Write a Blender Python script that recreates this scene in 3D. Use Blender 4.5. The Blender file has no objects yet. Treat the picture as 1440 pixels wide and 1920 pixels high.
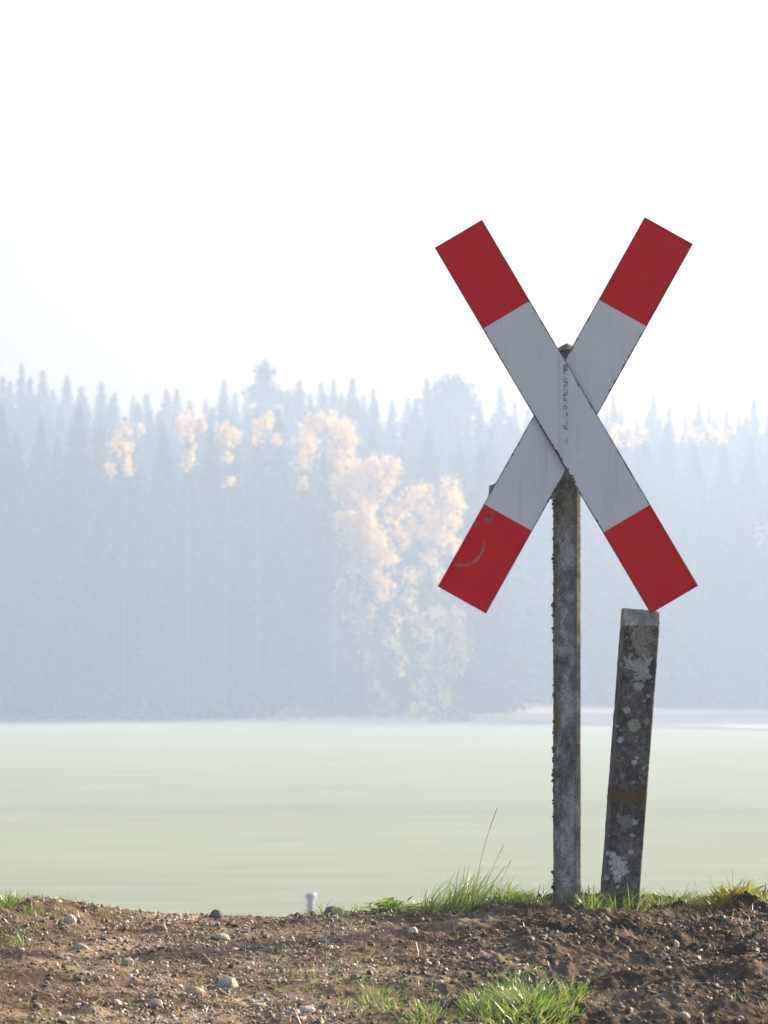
import bpy, math, random
import numpy as np
from mathutils import Vector, Matrix

random.seed(7)
RNG = np.random.default_rng(11)
scene = bpy.context.scene
COL = scene.collection
F = 6640.0            # focal length in photograph pixels
EYE = 0.663           # eye height above the foot of the sign
K = 1.35              # how far the background stands, relative to a first survey
HOR = 1250.0          # picture row of the horizon
FIELD_Z = -3.5
SUN_AZ, SUN_EL = math.radians(59), math.radians(20)

def P(px, py, Y):
    return Vector(((px - 720) / F * Y, Y, EYE + (HOR - py) / F * Y))

# ------------------------------------------------------------------ helpers
def tag(o, label=None, cat=None, group=None, kind=None):
    if label: o['label'] = label
    if cat: o['category'] = cat
    if group: o['group'] = group
    if kind: o['kind'] = kind
    return o

def empty(name, loc=(0, 0, 0)):
    o = bpy.data.objects.new(name, None)
    o.location = loc
    o.empty_display_size = 0.2
    COL.objects.link(o)
    return o

def make_mesh(name, verts, faces, smooth=False, colors=None, mat=None):
    """faces: list of int arrays (n,k) of any k"""
    verts = np.asarray(verts, np.float32)
    me = bpy.data.meshes.new(name)
    loops, starts, n = [], [], 0
    for f in faces:
        f = np.asarray(f, np.int32)
        if f.size == 0: continue
        k = f.shape[1]
        loops.append(f.ravel())
        starts.append(n + np.arange(f.shape[0], dtype=np.int32) * k)
        n += f.size
    loops = np.concatenate(loops); starts = np.concatenate(starts)
    me.vertices.add(len(verts)); me.vertices.foreach_set('co', verts.ravel())
    me.loops.add(len(loops)); me.loops.foreach_set('vertex_index', loops)
    me.polygons.add(len(starts)); me.polygons.foreach_set('loop_start', starts)
    me.update(calc_edges=True)
    me.polygons.foreach_set('use_smooth', np.full(len(starts), smooth, dtype=bool))
    if colors is not None:
        c = np.ones((len(verts), 4), np.float32); c[:, :3] = colors
        a = me.color_attributes.new('tint', 'FLOAT_COLOR', 'POINT')
        a.data.foreach_set('color', c.ravel())
    if mat: me.materials.append(mat)
    me.validate()
    return me

def obj(name, me, parent=None, loc=None):
    o = bpy.data.objects.new(name, me)
    COL.objects.link(o)
    if parent: o.parent = parent
    if loc is not None: o.location = loc
    return o

def grid_faces(nu, nv, off=0, wrap=False):
    i = np.arange(nu - 1)[:, None]; j = np.arange(nv if wrap else nv - 1)[None, :]
    j2 = (j + 1) % nv
    a = i * nv + j; b = i * nv + j2; c = (i + 1) * nv + j2; d = (i + 1) * nv + j
    return np.stack([a, b, c, d], -1).reshape(-1, 4) + off

def _hash(ix, iy, iz, seed):
    h = (ix * 374761393 + iy * 668265263 + iz * 2147483647 + seed * 1274126177) & 0xFFFFFFFF
    h = ((h ^ (h >> 13)) * 1274126177) & 0xFFFFFFFF
    h = ((h ^ (h >> 16)) * 2246822519) & 0xFFFFFFFF
    return ((h ^ (h >> 15)) & 0xFFFFFF) / float(0xFFFFFF)

def noise(x, y, z=0.0, seed=0):
    """value noise in -1..1"""
    x, y, z = np.broadcast_arrays(np.asarray(x, float), np.asarray(y, float), np.asarray(z, float))
    ix = np.floor(x).astype(np.int64); iy = np.floor(y).astype(np.int64); iz = np.floor(z).astype(np.int64)
    fx, fy, fz = x - ix, y - iy, z - iz
    fx = fx * fx * (3 - 2 * fx); fy = fy * fy * (3 - 2 * fy); fz = fz * fz * (3 - 2 * fz)
    flat = not np.any(z)
    def lay(k):
        a = _hash(ix, iy, iz + k, seed); b = _hash(ix + 1, iy, iz + k, seed)
        c = _hash(ix, iy + 1, iz + k, seed); d = _hash(ix + 1, iy + 1, iz + k, seed)
        return (a * (1 - fx) + b * fx) * (1 - fy) + (c * (1 - fx) + d * fx) * fy
    v = lay(0)
    if not flat: v = v * (1 - fz) + lay(1) * fz
    return v * 2 - 1

def fbm(x, y, z=0.0, seed=0, oct=4, gain=0.5):
    a, s, t = 1.0, 0.0, 0.0
    for k in range(oct):
        f = 2.03 ** k
        s = s + a * noise(np.asarray(x) * f + 17.3 * k, np.asarray(y) * f - 9.1 * k, np.asarray(z) * f, seed + k)
        t += a; a *= gain
    return s / t

def smooth01(a, b, x):
    t = np.clip((x - a) / (b - a), 0, 1)
    return t * t * (3 - 2 * t)

# ------------------------------------------------------------------ materials
def new_mat(name):
    m = bpy.data.materials.new(name); m.use_nodes = True
    nt = m.node_tree; nt.nodes.clear()
    out = nt.nodes.new('ShaderNodeOutputMaterial')
    return m, nt, out

def N(nt, t, **kw):
    n = nt.nodes.new(t)
    for k, v in kw.items():
        if hasattr(n, k): setattr(n, k, v)
        else: n.inputs[k.replace('_', ' ')].default_value = v
    return n

def ramp(nt, fac, stops):
    r = nt.nodes.new('ShaderNodeValToRGB')
    el = r.color_ramp.elements
    while len(el) > 1: el.remove(el[-1])
    el[0].position = stops[0][0]; el[0].color = (*stops[0][1], 1)
    for p, c in stops[1:]:
        e = el.new(p); e.color = (*c, 1)
    nt.links.new(fac, r.inputs[0])
    return r

def tint_mat(name, rough=0.8, spec=0.3, bump=0.0, bscale=300, grain=0.0):
    m, nt, out = new_mat(name)
    b = N(nt, 'ShaderNodeBsdfPrincipled'); a = N(nt, 'ShaderNodeVertexColor'); a.layer_name = 'tint'
    if grain:
        tg = N(nt, 'ShaderNodeTexCoord'); g1 = N(nt, 'ShaderNodeTexNoise'); g1.inputs['Scale'].default_value = 230; g1.inputs['Detail'].default_value = 6; g1.inputs['Roughness'].default_value = 0.75
        nt.links.new(tg.outputs['Object'], g1.inputs['Vector'])
        gr_ = ramp(nt, g1.outputs[0], [(0.36, (0.45, 0.44, 0.43)), (0.5, (1, 1, 1)), (0.64, (1.65, 1.66, 1.68))])
        gm = N(nt, 'ShaderNodeMix', data_type='RGBA', blend_type='MULTIPLY'); gm.inputs[0].default_value = grain
        nt.links.new(a.outputs[0], gm.inputs[6]); nt.links.new(gr_.outputs[0], gm.inputs[7]); nt.links.new(gm.outputs[2], b.inputs['Base Color'])
    else:
        nt.links.new(a.outputs[0], b.inputs['Base Color'])
    b.inputs['Roughness'].default_value = rough
    b.inputs['Specular IOR Level'].default_value = spec
    if bump:
        tc = N(nt, 'ShaderNodeTexCoord'); n = N(nt, 'ShaderNodeTexNoise'); n.inputs['Scale'].default_value = bscale
        n.inputs['Detail'].default_value = 4
        nt.links.new(tc.outputs['Object'], n.inputs['Vector'])
        bp = N(nt, 'ShaderNodeBump'); bp.inputs['Strength'].default_value = bump; bp.inputs['Distance'].default_value = 0.004
        nt.links.new(n.outputs[0], bp.inputs['Height']); nt.links.new(bp.outputs[0], b.inputs['Normal'])
    nt.links.new(b.outputs[0], out.inputs[0])
    return m

def leaf_mat(name, stops, trans=0.5, rough=0.5, gloss=0.06, tboost=1.0):
    """leaf: reflects and lets light through; each leaf a little different"""
    m, nt, out = new_mat(name)
    g = N(nt, 'ShaderNodeNewGeometry')
    r = ramp(nt, g.outputs['Random Per Island'], stops)
    d = N(nt, 'ShaderNodeBsdfDiffuse'); t = N(nt, 'ShaderNodeBsdfTranslucent'); gl = N(nt, 'ShaderNodeBsdfGlossy')
    gl.inputs['Roughness'].default_value = min(1, rough + 0.1)
    nt.links.new(r.outputs[0], d.inputs[0])
    if tboost != 1.0:
        mu = N(nt, 'ShaderNodeMix', data_type='RGBA', blend_type='MULTIPLY')
        mu.inputs[0].default_value = 1.0
        nt.links.new(r.outputs[0], mu.inputs[6]); mu.inputs[7].default_value = (tboost, tboost, tboost * 0.8, 1)
        nt.links.new(mu.outputs[2], t.inputs[0])
    else:
        nt.links.new(r.outputs[0], t.inputs[0])
    mx = N(nt, 'ShaderNodeMixShader'); mx.inputs[0].default_value = trans
    nt.links.new(d.outputs[0], mx.inputs[1]); nt.links.new(t.outputs[0], mx.inputs[2])
    m2 = N(nt, 'ShaderNodeMixShader'); m2.inputs[0].default_value = gloss
    nt.links.new(mx.outputs[0], m2.inputs[1]); nt.links.new(gl.outputs[0], m2.inputs[2])
    nt.links.new(m2.outputs[0], out.inputs[0])
    return m

def stone_mat(name, stops):
    m, nt, out = new_mat(name)
    b = N(nt, 'ShaderNodeBsdfPrincipled'); g = N(nt, 'ShaderNodeNewGeometry'); tc = N(nt, 'ShaderNodeTexCoord')
    r = ramp(nt, g.outputs['Random Per Island'], stops)
    n = N(nt, 'ShaderNodeTexNoise'); n.inputs['Scale'].default_value = 90; n.inputs['Detail'].default_value = 5
    nt.links.new(tc.outputs['Object'], n.inputs['Vector'])
    r2 = ramp(nt, n.outputs[0], [(0.3, (0.55, 0.5, 0.45)), (0.7, (1.1, 1.08, 1.05))])
    mu = N(nt, 'ShaderNodeMix', data_type='RGBA', blend_type='MULTIPLY'); mu.inputs[0].default_value = 1
    nt.links.new(r.outputs[0], mu.inputs[6]); nt.links.new(r2.outputs[0], mu.inputs[7])
    nt.links.new(mu.outputs[2], b.inputs['Base Color'])
    b.inputs['Roughness'].default_value = 0.6; b.inputs['Specular IOR Level'].default_value = 0.35
    bp = N(nt, 'ShaderNodeBump'); bp.inputs['Strength'].default_value = 0.4; bp.inputs['Distance'].default_value = 0.003
    nt.links.new(n.outputs[0], bp.inputs['Height']); nt.links.new(bp.outputs[0], b.inputs['Normal'])
    nt.links.new(b.outputs[0], out.inputs[0])
    return m

M_PAINT = tint_mat('sign_paint', 0.6, 0.03)
M_CONC = tint_mat('weathered_concrete', 0.92, 0.1, 0.7, 260, grain=0.85)
M_LICH = leaf_mat('lichen', [(0, (0.10, 0.085, 0.03)), (0.5, (0.16, 0.14, 0.06)), (1, (0.22, 0.2, 0.12))], 0.15, gloss=0.0)
M_METAL = tint_mat('galvanised_metal', 0.5, 0.5)
M_GRASS = leaf_mat('grass_blade', [(0, (0.07, 0.13, 0.018)), (0.45, (0.14, 0.24, 0.03)), (0.8, (0.22, 0.31, 0.05)), (0.9, (0.3, 0.27, 0.11)), (1, (0.36, 0.29, 0.14))], 0.5, 0.35, 0.10)
M_LUSH = leaf_mat('lush_grass_blade', [(0, (0.075, 0.15, 0.013)), (0.5, (0.145, 0.26, 0.022)), (0.85, (0.24, 0.36, 0.04)), (0.9, (0.34, 0.29, 0.13)), (1, (0.42, 0.34, 0.18))], 0.55, 0.3, 0.12)
M_WEED = leaf_mat('weed_leaf', [(0, (0.08, 0.17, 0.015)), (0.7, (0.17, 0.28, 0.03)), (1, (0.33, 0.33, 0.06))], 0.55, 0.4, 0.08)
M_YELL = leaf_mat('yellowing_leaf', [(0, (0.12, 0.2, 0.03)), (0.6, (0.26, 0.28, 0.04)), (0.85, (0.38, 0.3, 0.06)), (1, (0.4, 0.16, 0.04))], 0.55, 0.4, 0.06)
M_STRAW = leaf_mat('straw', [(0, (0.14, 0.09, 0.05)), (0.5, (0.3, 0.22, 0.13)), (0.8, (0.5, 0.4, 0.27)), (1, (0.7, 0.6, 0.45))], 0.25, 0.4, 0.06)
M_SPRUCE = leaf_mat('spruce_needles', [(0, (0.014, 0.022, 0.013)), (1, (0.028, 0.042, 0.022))], 0.25, 0.6, 0.0)
M_PINE = leaf_mat('pine_needles', [(0, (0.02, 0.032, 0.018)), (1, (0.04, 0.055, 0.03))], 0.25, 0.6, 0.0)
M_GOLD = leaf_mat('golden_birch_leaves', [(0, (0.48, 0.31, 0.08)), (0.5, (0.62, 0.42, 0.13)), (1, (0.73, 0.53, 0.2))], 0.55, 0.5, 0.03)
M_LIME = leaf_mat('yellow_green_leaves', [(0, (0.28, 0.22, 0.06)), (0.5, (0.42, 0.34, 0.10)), (1, (0.56, 0.45, 0.16))], 0.5, 0.5, 0.03)
M_BROWN = leaf_mat('brown_shrub_leaves', [(0, (0.12, 0.08, 0.05)), (1, (0.3, 0.2, 0.13))], 0.35, 0.5, 0.02)
M_UNDER = leaf_mat('undergrowth_leaves', [(0, (0.03, 0.035, 0.02)), (0.7, (0.09, 0.08, 0.05)), (1, (0.2, 0.16, 0.1))], 0.3, gloss=0.0)
M_STONE = stone_mat('pebble_stone', [(0, (0.11, 0.088, 0.07)), (0.4, (0.21, 0.175, 0.145)), (0.72, (0.36, 0.315, 0.265)), (0.9, (0.6, 0.55, 0.48)), (1, (0.8, 0.76, 0.7))])
M_CRUMB = stone_mat('soil_crumb', [(0, (0.05, 0.032, 0.02)), (0.6, (0.105, 0.07, 0.046)), (0.9, (0.2, 0.14, 0.095)), (1, (0.34, 0.26, 0.19))])

def bark_mat(name, c0, c1):
    m, nt, out = new_mat(name)
    b = N(nt, 'ShaderNodeBsdfPrincipled'); tc = N(nt, 'ShaderNodeTexCoord'); n = N(nt, 'ShaderNodeTexNoise')
    n.inputs['Scale'].default_value = 3; n.inputs['Detail'].default_value = 4
    nt.links.new(tc.outputs['Object'], n.inputs['Vector'])
    r = ramp(nt, n.outputs[0], [(0.35, c0), (0.65, c1)])
    nt.links.new(r.outputs[0], b.inputs['Base Color']); b.inputs['Roughness'].default_value = 0.9
    nt.links.new(b.outputs[0], out.inputs[0])
    return m
M_BARK = bark_mat('spruce_bark', (0.03, 0.022, 0.016), (0.08, 0.06, 0.045))
M_BIRCH = bark_mat('birch_bark', (0.03, 0.027, 0.024), (0.09, 0.085, 0.075))

# ------------------------------------------------------------------ ground
CREST_Y = 10.2
CPX = np.array([-2600, -900, -300, 0, 60, 110, 170, 230, 300, 400, 520, 600, 700, 800, 900, 1000, 1100, 1200, 1300, 1380, 1440, 1800, 2600, 4000], float)
CPY = np.array([1650, 1640, 1658, 1681, 1682, 1687, 1700, 1709, 1716, 1720, 1722, 1716, 1710, 1703, 1694, 1685, 1683, 1686, 1685, 1680, 1677, 1664, 1650, 1670], float)

def ground_base(x, y):
    px = 720 + x * F / CREST_Y
    zc = EYE + (HOR - np.interp(px, CPX, CPY)) / F * CREST_Y
    fade = np.exp(-np.abs(y - CREST_Y) / 2.5)
    zc = zc * fade + (-0.03) * (1 - fade)
    d = y - CREST_Y
    near = np.minimum(d, 0); far = np.maximum(d, 0)
    z = zc + 0.058 * near * np.where(near < -6, (6 / np.maximum(-near, 6)), 1.0) - 0.05 * far - 0.13 * far * far / (far + 0.8)
    return z

def ground_z(x, y):
    x = np.asarray(x, float); y = np.asarray(y, float)
    px = 720 + x * F / np.maximum(y, 3)
    right = smooth01(620, 1050, px)
    z = ground_base(x, y)
    z = z + 0.020 * fbm(x * 2.6, y * 2.6, seed=3, oct=3) * (0.6 + 0.7 * right)
    cl = fbm(x * 13, y * 13, seed=21, oct=4, gain=0.55)
    z = z + (0.009 + 0.017 * right) * cl
    rid = 1 - np.abs(fbm(x * 30, y * 30, seed=41, oct=3))
    z = z + (0.004 + 0.009 * right) * (rid - 0.75) * (1 + 0.8 * cl)
    z = z + 0.0035 * np.abs(fbm(x * 65, y * 65, seed=83, oct=2)) + 0.0022 * noise(x * 130, y * 130, seed=77)
    # a few bigger clods and hollows
    for (cx, cy, r, h) in CLODS:
        d2 = ((x - cx) ** 2 + ((y - cy) * 0.9) ** 2) / (r * r)
        m = np.exp(-d2 * 1.6)
        z = z + h * m * (1 + 0.35 * noise(x * 45, y * 45, seed=55))
    return z

CLODS = []
def base_hit(px, py):
    """where the sight line through a picture point meets the smooth ground"""
    ys = np.linspace(6.8, 10.6, 800)
    zl = EYE + (HOR - py) / F * ys
    zg = ground_base((px - 720) / F * ys, ys)
    i = np.argmax(zl <= zg)
    if not (zl <= zg).any(): return CREST_Y - 0.02
    return float(ys[i])
for (px, py, r, h) in [(930, 1812, 0.045, 0.030), (1270, 1700, 0.05, 0.022), (1390, 1697, 0.06, 0.035), (1170, 1735, 0.07, 0.016),
                       (1010, 1785, 0.08, 0.014), (560, 1785, 0.12, 0.01), (170, 1898, 0.06, 0.02), (1260, 1850, 0.07, 0.018), (1180, 1838, 0.05, 0.02),
                       (1350, 1890, 0.06, 0.02), (1130, 1900, 0.05, 0.016), (880, 1740, 0.09, 0.014), (110, 1700, 0.05, 0.012), (60, 1700, 0.06, 0.015),
                       (1330, 1740, 0.08, 0.024), (1420, 1760, 0.06, 0.02), (1100, 1700, 0.06, 0.012), (640, 1860, 0.08, 0.01), (300, 1790, 0.06, 0.012),
                       (1060, 1830, 0.04, 0.02), (1400, 1830, 0.07, 0.02), (350, 1780, 0.05, 0.014), (1230, 1790, 0.06, 0.016), (980, 1735, 0.07, 0.012)]:
    y = base_hit(px, py)
    CLODS.append(((px - 720) / F * y, y, r, h))

def hit(px, py):
    y = base_hit(px, py)
    x = (px - 720) / F * y
    return x, y, float(ground_z(np.array([x]), np.array([y]))[0])

def axis(lo, hi, step, outs):
    a = list(np.arange(lo, hi, step))
    s, v = step, lo
    while v > outs[0]:
        s *= 1.16; v -= s; a.insert(0, max(v, outs[0]))
    s, v = step, a[-1]
    while v < outs[1]:
        s *= 1.16; v += s; a.append(min(v, outs[1]))
    return np.array(a)

xs = axis(-1.5, 1.5, 0.0055, (-90, 90)); ys = axis(7.5, 10.7, 0.0075, (-60, 52))
GX, GY = np.meshgrid(xs, ys, indexing='ij')
GZ = ground_z(GX, GY)
gv = np.stack([GX, GY, GZ], -1).reshape(-1, 3)

def soil_material():
    m, nt, out = new_mat('bare_soil')
    b = N(nt, 'ShaderNodeBsdfPrincipled'); tc = N(nt, 'ShaderNodeTexCoord')
    def nz(scale, detail, rough=0.6):
        n = N(nt, 'ShaderNodeTexNoise'); n.inputs['Scale'].default_value = scale; n.inputs['Detail'].default_value = detail
        n.inputs['Roughness'].default_value = rough
        nt.links.new(tc.outputs['Object'], n.inputs['Vector']); return n
    n1 = nz(3.2, 4); n2 = nz(38, 6, 0.7); n3 = nz(220, 3)
    r1 = ramp(nt, n1.outputs[0], [(0.36, (0.10, 0.069, 0.046)), (0.5, (0.175, 0.126, 0.086)), (0.62, (0.32, 0.245, 0.178))])
    r2 = ramp(nt, n2.outputs[0], [(0.3, (0.42, 0.40, 0.38)), (0.52, (1, 1, 1)), (0.72, (1.6, 1.6, 1.62))])
    mu = N(nt, 'ShaderNodeMix', data_type='RGBA', blend_type='MULTIPLY'); mu.inputs[0].default_value = 1
    nt.links.new(r1.outputs[0], mu.inputs[6]); nt.links.new(r2.outputs[0], mu.inputs[7])
    r3 = ramp(nt, n3.outputs[0], [(0.3, (0.7, 0.7, 0.7)), (0.62, (1.05, 1.05, 1.05)), (0.72, (1.7, 1.7, 1.75))])
    m2 = N(nt, 'ShaderNodeMix', data_type='RGBA', blend_type='MULTIPLY'); m2.inputs[0].default_value = 1
    nt.links.new(mu.outputs[2], m2.inputs[6]); nt.links.new(r3.outputs[0], m2.inputs[7])
    at = N(nt, 'ShaderNodeVertexColor'); at.layer_name = 'tint'
    m3 = N(nt, 'ShaderNodeMix', data_type='RGBA', blend_type='MULTIPLY'); m3.inputs[0].default_value = 1
    nt.links.new(m2.outputs[2], m3.inputs[6]); nt.links.new(at.outputs[0], m3.inputs[7])
    nt.links.new(m3.outputs[2], b.inputs['Base Color'])
    b.inputs['Roughness'].default_value = 0.95; b.inputs['Specular IOR Level'].default_value = 0.06
    bp = N(nt, 'ShaderNodeBump'); bp.inputs['Strength'].default_value = 0.7; bp.inputs['Distance'].default_value = 0.006
    nt.links.new(n3.outputs[0], bp.inputs['Height']); nt.links.new(bp.outputs[0], b.inputs['Normal'])
    nt.links.new(b.outputs[0], out.inputs[0])
    return m
gpx = 720 + gv[:, 0] * F / np.maximum(gv[:, 1], 3)
moist = np.clip(smooth01(760, 1120, gpx + 160 * fbm(gv[:, 0] * 2.2, gv[:, 1] * 1.2, seed=301, oct=3)) + 0.35 * smooth01(330, 60, gpx), 0, 1)
moist = np.clip(moist + 0.55 * np.clip(fbm(gv[:, 0] * 5, gv[:, 1] * 3, seed=311, oct=4), -0.4, 1), 0, 1)
dry = np.array([1.0, 1.0, 1.02]); wet = np.array([0.34, 0.325, 0.315])
gtint = dry + (wet - dry) * moist[:, None]
gnd = obj('ground', make_mesh('ground', gv, [grid_faces(len(xs), len(ys))[:, ::-1]], True, colors=gtint, mat=soil_material()))
tag(gnd, 'bare brown soil bank with gravel and clods in front of the field', 'ground', kind='structure')

# ------------------------------------------------------------------ far field
def field_z(x, y):
    return EYE + K * (field_form(np.asarray(x) / K, np.asarray(y) / K) - EYE)
def field_form(x, y):
    z = FIELD_Z + 0.25 * fbm(x * 0.02, y * 0.012, seed=5, oct=2) * smooth01(60, 120, y) * (1 - smooth01(230, 270, y))
    m = smooth01(255, 306, y) * smooth01(-20, 2, x) * np.exp(-np.maximum(x - 7, 0) / 22)
    z = z + 1.15 * m
    return z + 0.11 * np.maximum(y - 322, 0)
def field_material():
    m, nt, out = new_mat('young_crop')
    b = N(nt, 'ShaderNodeBsdfPrincipled'); tc = N(nt, 'ShaderNodeTexCoord')
    mp = N(nt, 'ShaderNodeMapping'); mp.inputs['Scale'].default_value = (0.018 / K, 0.085 / K, 0.0); mp.inputs['Rotation'].default_value = (0, 0, 0.03)
    nt.links.new(tc.outputs['Object'], mp.inputs['Vector'])
    n = N(nt, 'ShaderNodeTexNoise'); n.inputs['Scale'].default_value = 1; n.inputs['Detail'].default_value = 5; n.inputs['Roughness'].default_value = 0.6
    nt.links.new(mp.outputs[0], n.inputs['Vector'])
    r = ramp(nt, n.outputs[0], [(0.28, (0.204, 0.228, 0.184)), (0.42, (0.224, 0.252, 0.196)), (0.55, (0.231, 0.262, 0.198)), (0.72, (0.238, 0.272, 0.198))])
    mp2 = N(nt, 'ShaderNodeMapping'); mp2.inputs['Scale'].default_value = (0.25 / K, 1.1 / K, 0.0)
    nt.links.new(tc.outputs['Object'], mp2.inputs['Vector'])
    n2 = N(nt, 'ShaderNodeTexNoise'); n2.inputs['Scale'].default_value = 1; n2.inputs['Detail'].default_value = 6
    nt.links.new(mp2.outputs[0], n2.inputs['Vector'])
    r2 = ramp(nt, n2.outputs[0], [(0.3, (0.88, 0.89, 0.9)), (0.7, (1.08, 1.07, 1.05))])
    mu = N(nt, 'ShaderNodeMix', data_type='RGBA', blend_type='MULTIPLY'); mu.inputs[0].default_value = 1
    nt.links.new(r.outputs[0], mu.inputs[6]); nt.links.new(r2.outputs[0], mu.inputs[7])
    nt.links.new(mu.outputs[2], b.inputs['Base Color'])
    b.inputs['Roughness'].default_value = 0.9; b.inputs['Specular IOR Level'].default_value = 0.0
    nt.links.new(b.outputs[0], out.inputs[0])
    return m
fx = axis(-60, 60, 1.5, (-380, 380)); fy = axis(30, 330, 1.5, (29.9, 620))
FX, FY = np.meshgrid(fx, fy, indexing='ij')
fld = obj('field', make_mesh('field', np.stack([FX * K, FY * K, field_z(FX * K, FY * K)], -1).reshape(-1, 3), [grid_faces(len(fx), len(fy))[:, ::-1]], True, mat=field_material()))
tag(fld, 'wide pale green crop field fading into morning haze', 'field', kind='structure')

# pale stubble strip at the far right edge of the crop
def stubble_material():
    m, nt, out = new_mat('pale_stubble')
    b = N(nt, 'ShaderNodeBsdfPrincipled'); tc = N(nt, 'ShaderNodeTexCoord')
    mp = N(nt, 'ShaderNodeMapping'); mp.inputs['Scale'].default_value = (0.06, 0.2, 0.2)
    nt.links.new(tc.outputs['Object'], mp.inputs['Vector'])
    n = N(nt, 'ShaderNodeTexNoise'); n.inputs['Detail'].default_value = 4; n.inputs['Scale'].default_value = 1
    nt.links.new(mp.outputs[0], n.inputs['Vector'])
    r = ramp(nt, n.outputs[0], [(0.35, (0.28, 0.235, 0.185)), (0.65, (0.36, 0.30, 0.245))])
    nt.links.new(r.outputs[0], b.inputs['Base Color']); b.inputs['Roughness'].default_value = 0.9
    b.inputs['Specular IOR Level'].default_value = 0.0
    nt.links.new(b.outputs[0], out.inputs[0])
    return m
sx = np.linspace(-9, 120, 160); st = np.linspace(0, 1, 24)
SX, ST = np.meshgrid(sx, st, indexing='ij')
lower = np.interp(SX, [-9, -2, 8, 26, 60, 120], [300, 290, 268, 226, 190, 165])
SY = lower + (330 - lower) * ST
SX, SY = SX * K, SY * K
SZ = field_z(SX, SY) + 0.03
stb = obj('stubble_field', make_mesh('stubble_field', np.stack([SX, SY, SZ], -1).reshape(-1, 3), [grid_faces(len(sx), len(st))[:, ::-1]], True, mat=stubble_material()))
tag(stb, 'pale pinkish stubble strip between crop field and forest', 'field', kind='structure')

vt = np.linspace(0, 1, 8)
VX, VT = np.meshgrid(np.linspace(2, 120, 240), vt, indexing='ij')
vlow = np.interp(VX, [-4, 0, 8, 26, 60, 120], [300, 290, 268, 226, 190, 165]) + 0.8 * noise(VX * 0.3, VX * 0, seed=402)
VY = vlow - 1.0 + 2.0 * VT
VX, VY = VX * K, VY * K
VZ = field_z(VX, VY) + 0.05 + np.sin(VT * math.pi) * (0.10 + 0.10 * np.clip(noise(VX * 0.25, VY * 0.5, seed=401), 0, 1))
tag(obj('grass_verge', make_mesh('grass_verge', np.stack([VX, VY, VZ], -1).reshape(-1, 3), [grid_faces(240, 8)[:, ::-1]], True, mat=bark_mat('verge_grass', (0.10, 0.12, 0.07), (0.19, 0.2, 0.13)))), 'low rough grass verge along the near edge of the stubble strip', 'verge', kind='structure')

# ------------------------------------------------------------------ stones
def ico(sub):
    import bmesh
    bm = bmesh.new(); bmesh.ops.create_icosphere(bm, subdivisions=sub, radius=1)
    v = np.array([p.co[:] for p in bm.verts]); f = np.array([[q.index for q in p.verts] for p in bm.faces]); bm.free()
    return v, f
ICO1, ICO2, ICO3, ICO4 = ico(1), ico(2), ico(3), ico(4)

def rock_shape(base, seed, angular=0.25):
    v = base[0].copy()
    n = fbm(v[:, 0] * 1.1 + seed * 3.7, v[:, 1] * 1.1 - seed, v[:, 2] * 1.1 + seed, seed=seed % 97, oct=3)
    v = v * (1 + angular * n)[:, None]
    r = np.random.default_rng(seed)
    for _ in range(4):                                # flattened facets
        d = r.normal(size=3); d /= np.linalg.norm(d); lim = r.uniform(0.62, 0.9)
        p = v @ d
        v = v - np.outer(np.maximum(p - lim, 0) * 0.8, d)
    return v

def rand_rot(r):
    q = r.normal(size=4); q /= np.linalg.norm(q); w, x, y, z = q
    return np.array([[1-2*(y*y+z*z), 2*(x*y-z*w), 2*(x*z+y*w)], [2*(x*y+z*w), 1-2*(x*x+z*z), 2*(y*z-x*w)], [2*(x*z-y*w), 2*(y*z+x*w), 1-2*(x*x+y*y)]])

def scatter_rocks(name, xy, sizes, base, mat, sink=0.25, flat=(0.5, 0.8)):
    shapes = [rock_shape(base, 100 + k, 0.3) for k in range(14)]
    z = ground_z(xy[:, 0], xy[:, 1])
    V, Fc, n = [], [], 0
    for i in range(len(xy)):
        s = shapes[RNG.integers(14)]; a = RNG.uniform(0, 6.283); c, sn = math.cos(a), math.sin(a)
        sc = sizes[i] * np.array([RNG.uniform(0.8, 1.35), RNG.uniform(0.7, 1.1), RNG.uniform(*flat)])
        v = (s * sc) @ np.array([[c, -sn, 0], [sn, c, 0], [0, 0, 1]]).T
        tl = RNG.uniform(-0.5, 0.5); v = v @ np.array([[math.cos(tl), 0, math.sin(tl)], [0, 1, 0], [-math.sin(tl), 0, math.cos(tl)]]).T
        V.append(v + np.array([xy[i, 0], xy[i, 1], z[i] + sizes[i] * (0.45 - sink)]))
        Fc.append(base[1] + n); n += len(v)
    return obj(name, make_mesh(name, np.concatenate(V), [np.concatenate(Fc)], False, mat=mat))

def sample_ground(n, weight, xr=(-1.7, 1.7), yr=(7.3, 10.45)):
    pts = []
    while sum(len(p) for p in pts) < n:
        c = np.stack([RNG.uniform(*xr, n * 2), RNG.uniform(*yr, n * 2)], -1)
        px = 720 + c[:, 0] * F / c[:, 1]
        py = HOR - (ground_base(c[:, 0], c[:, 1]) - EYE) * F / c[:, 1]
        pts.append(c[RNG.uniform(size=len(c)) < weight(px, py, c)])
    return np.concatenate(pts)[:n]

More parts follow.
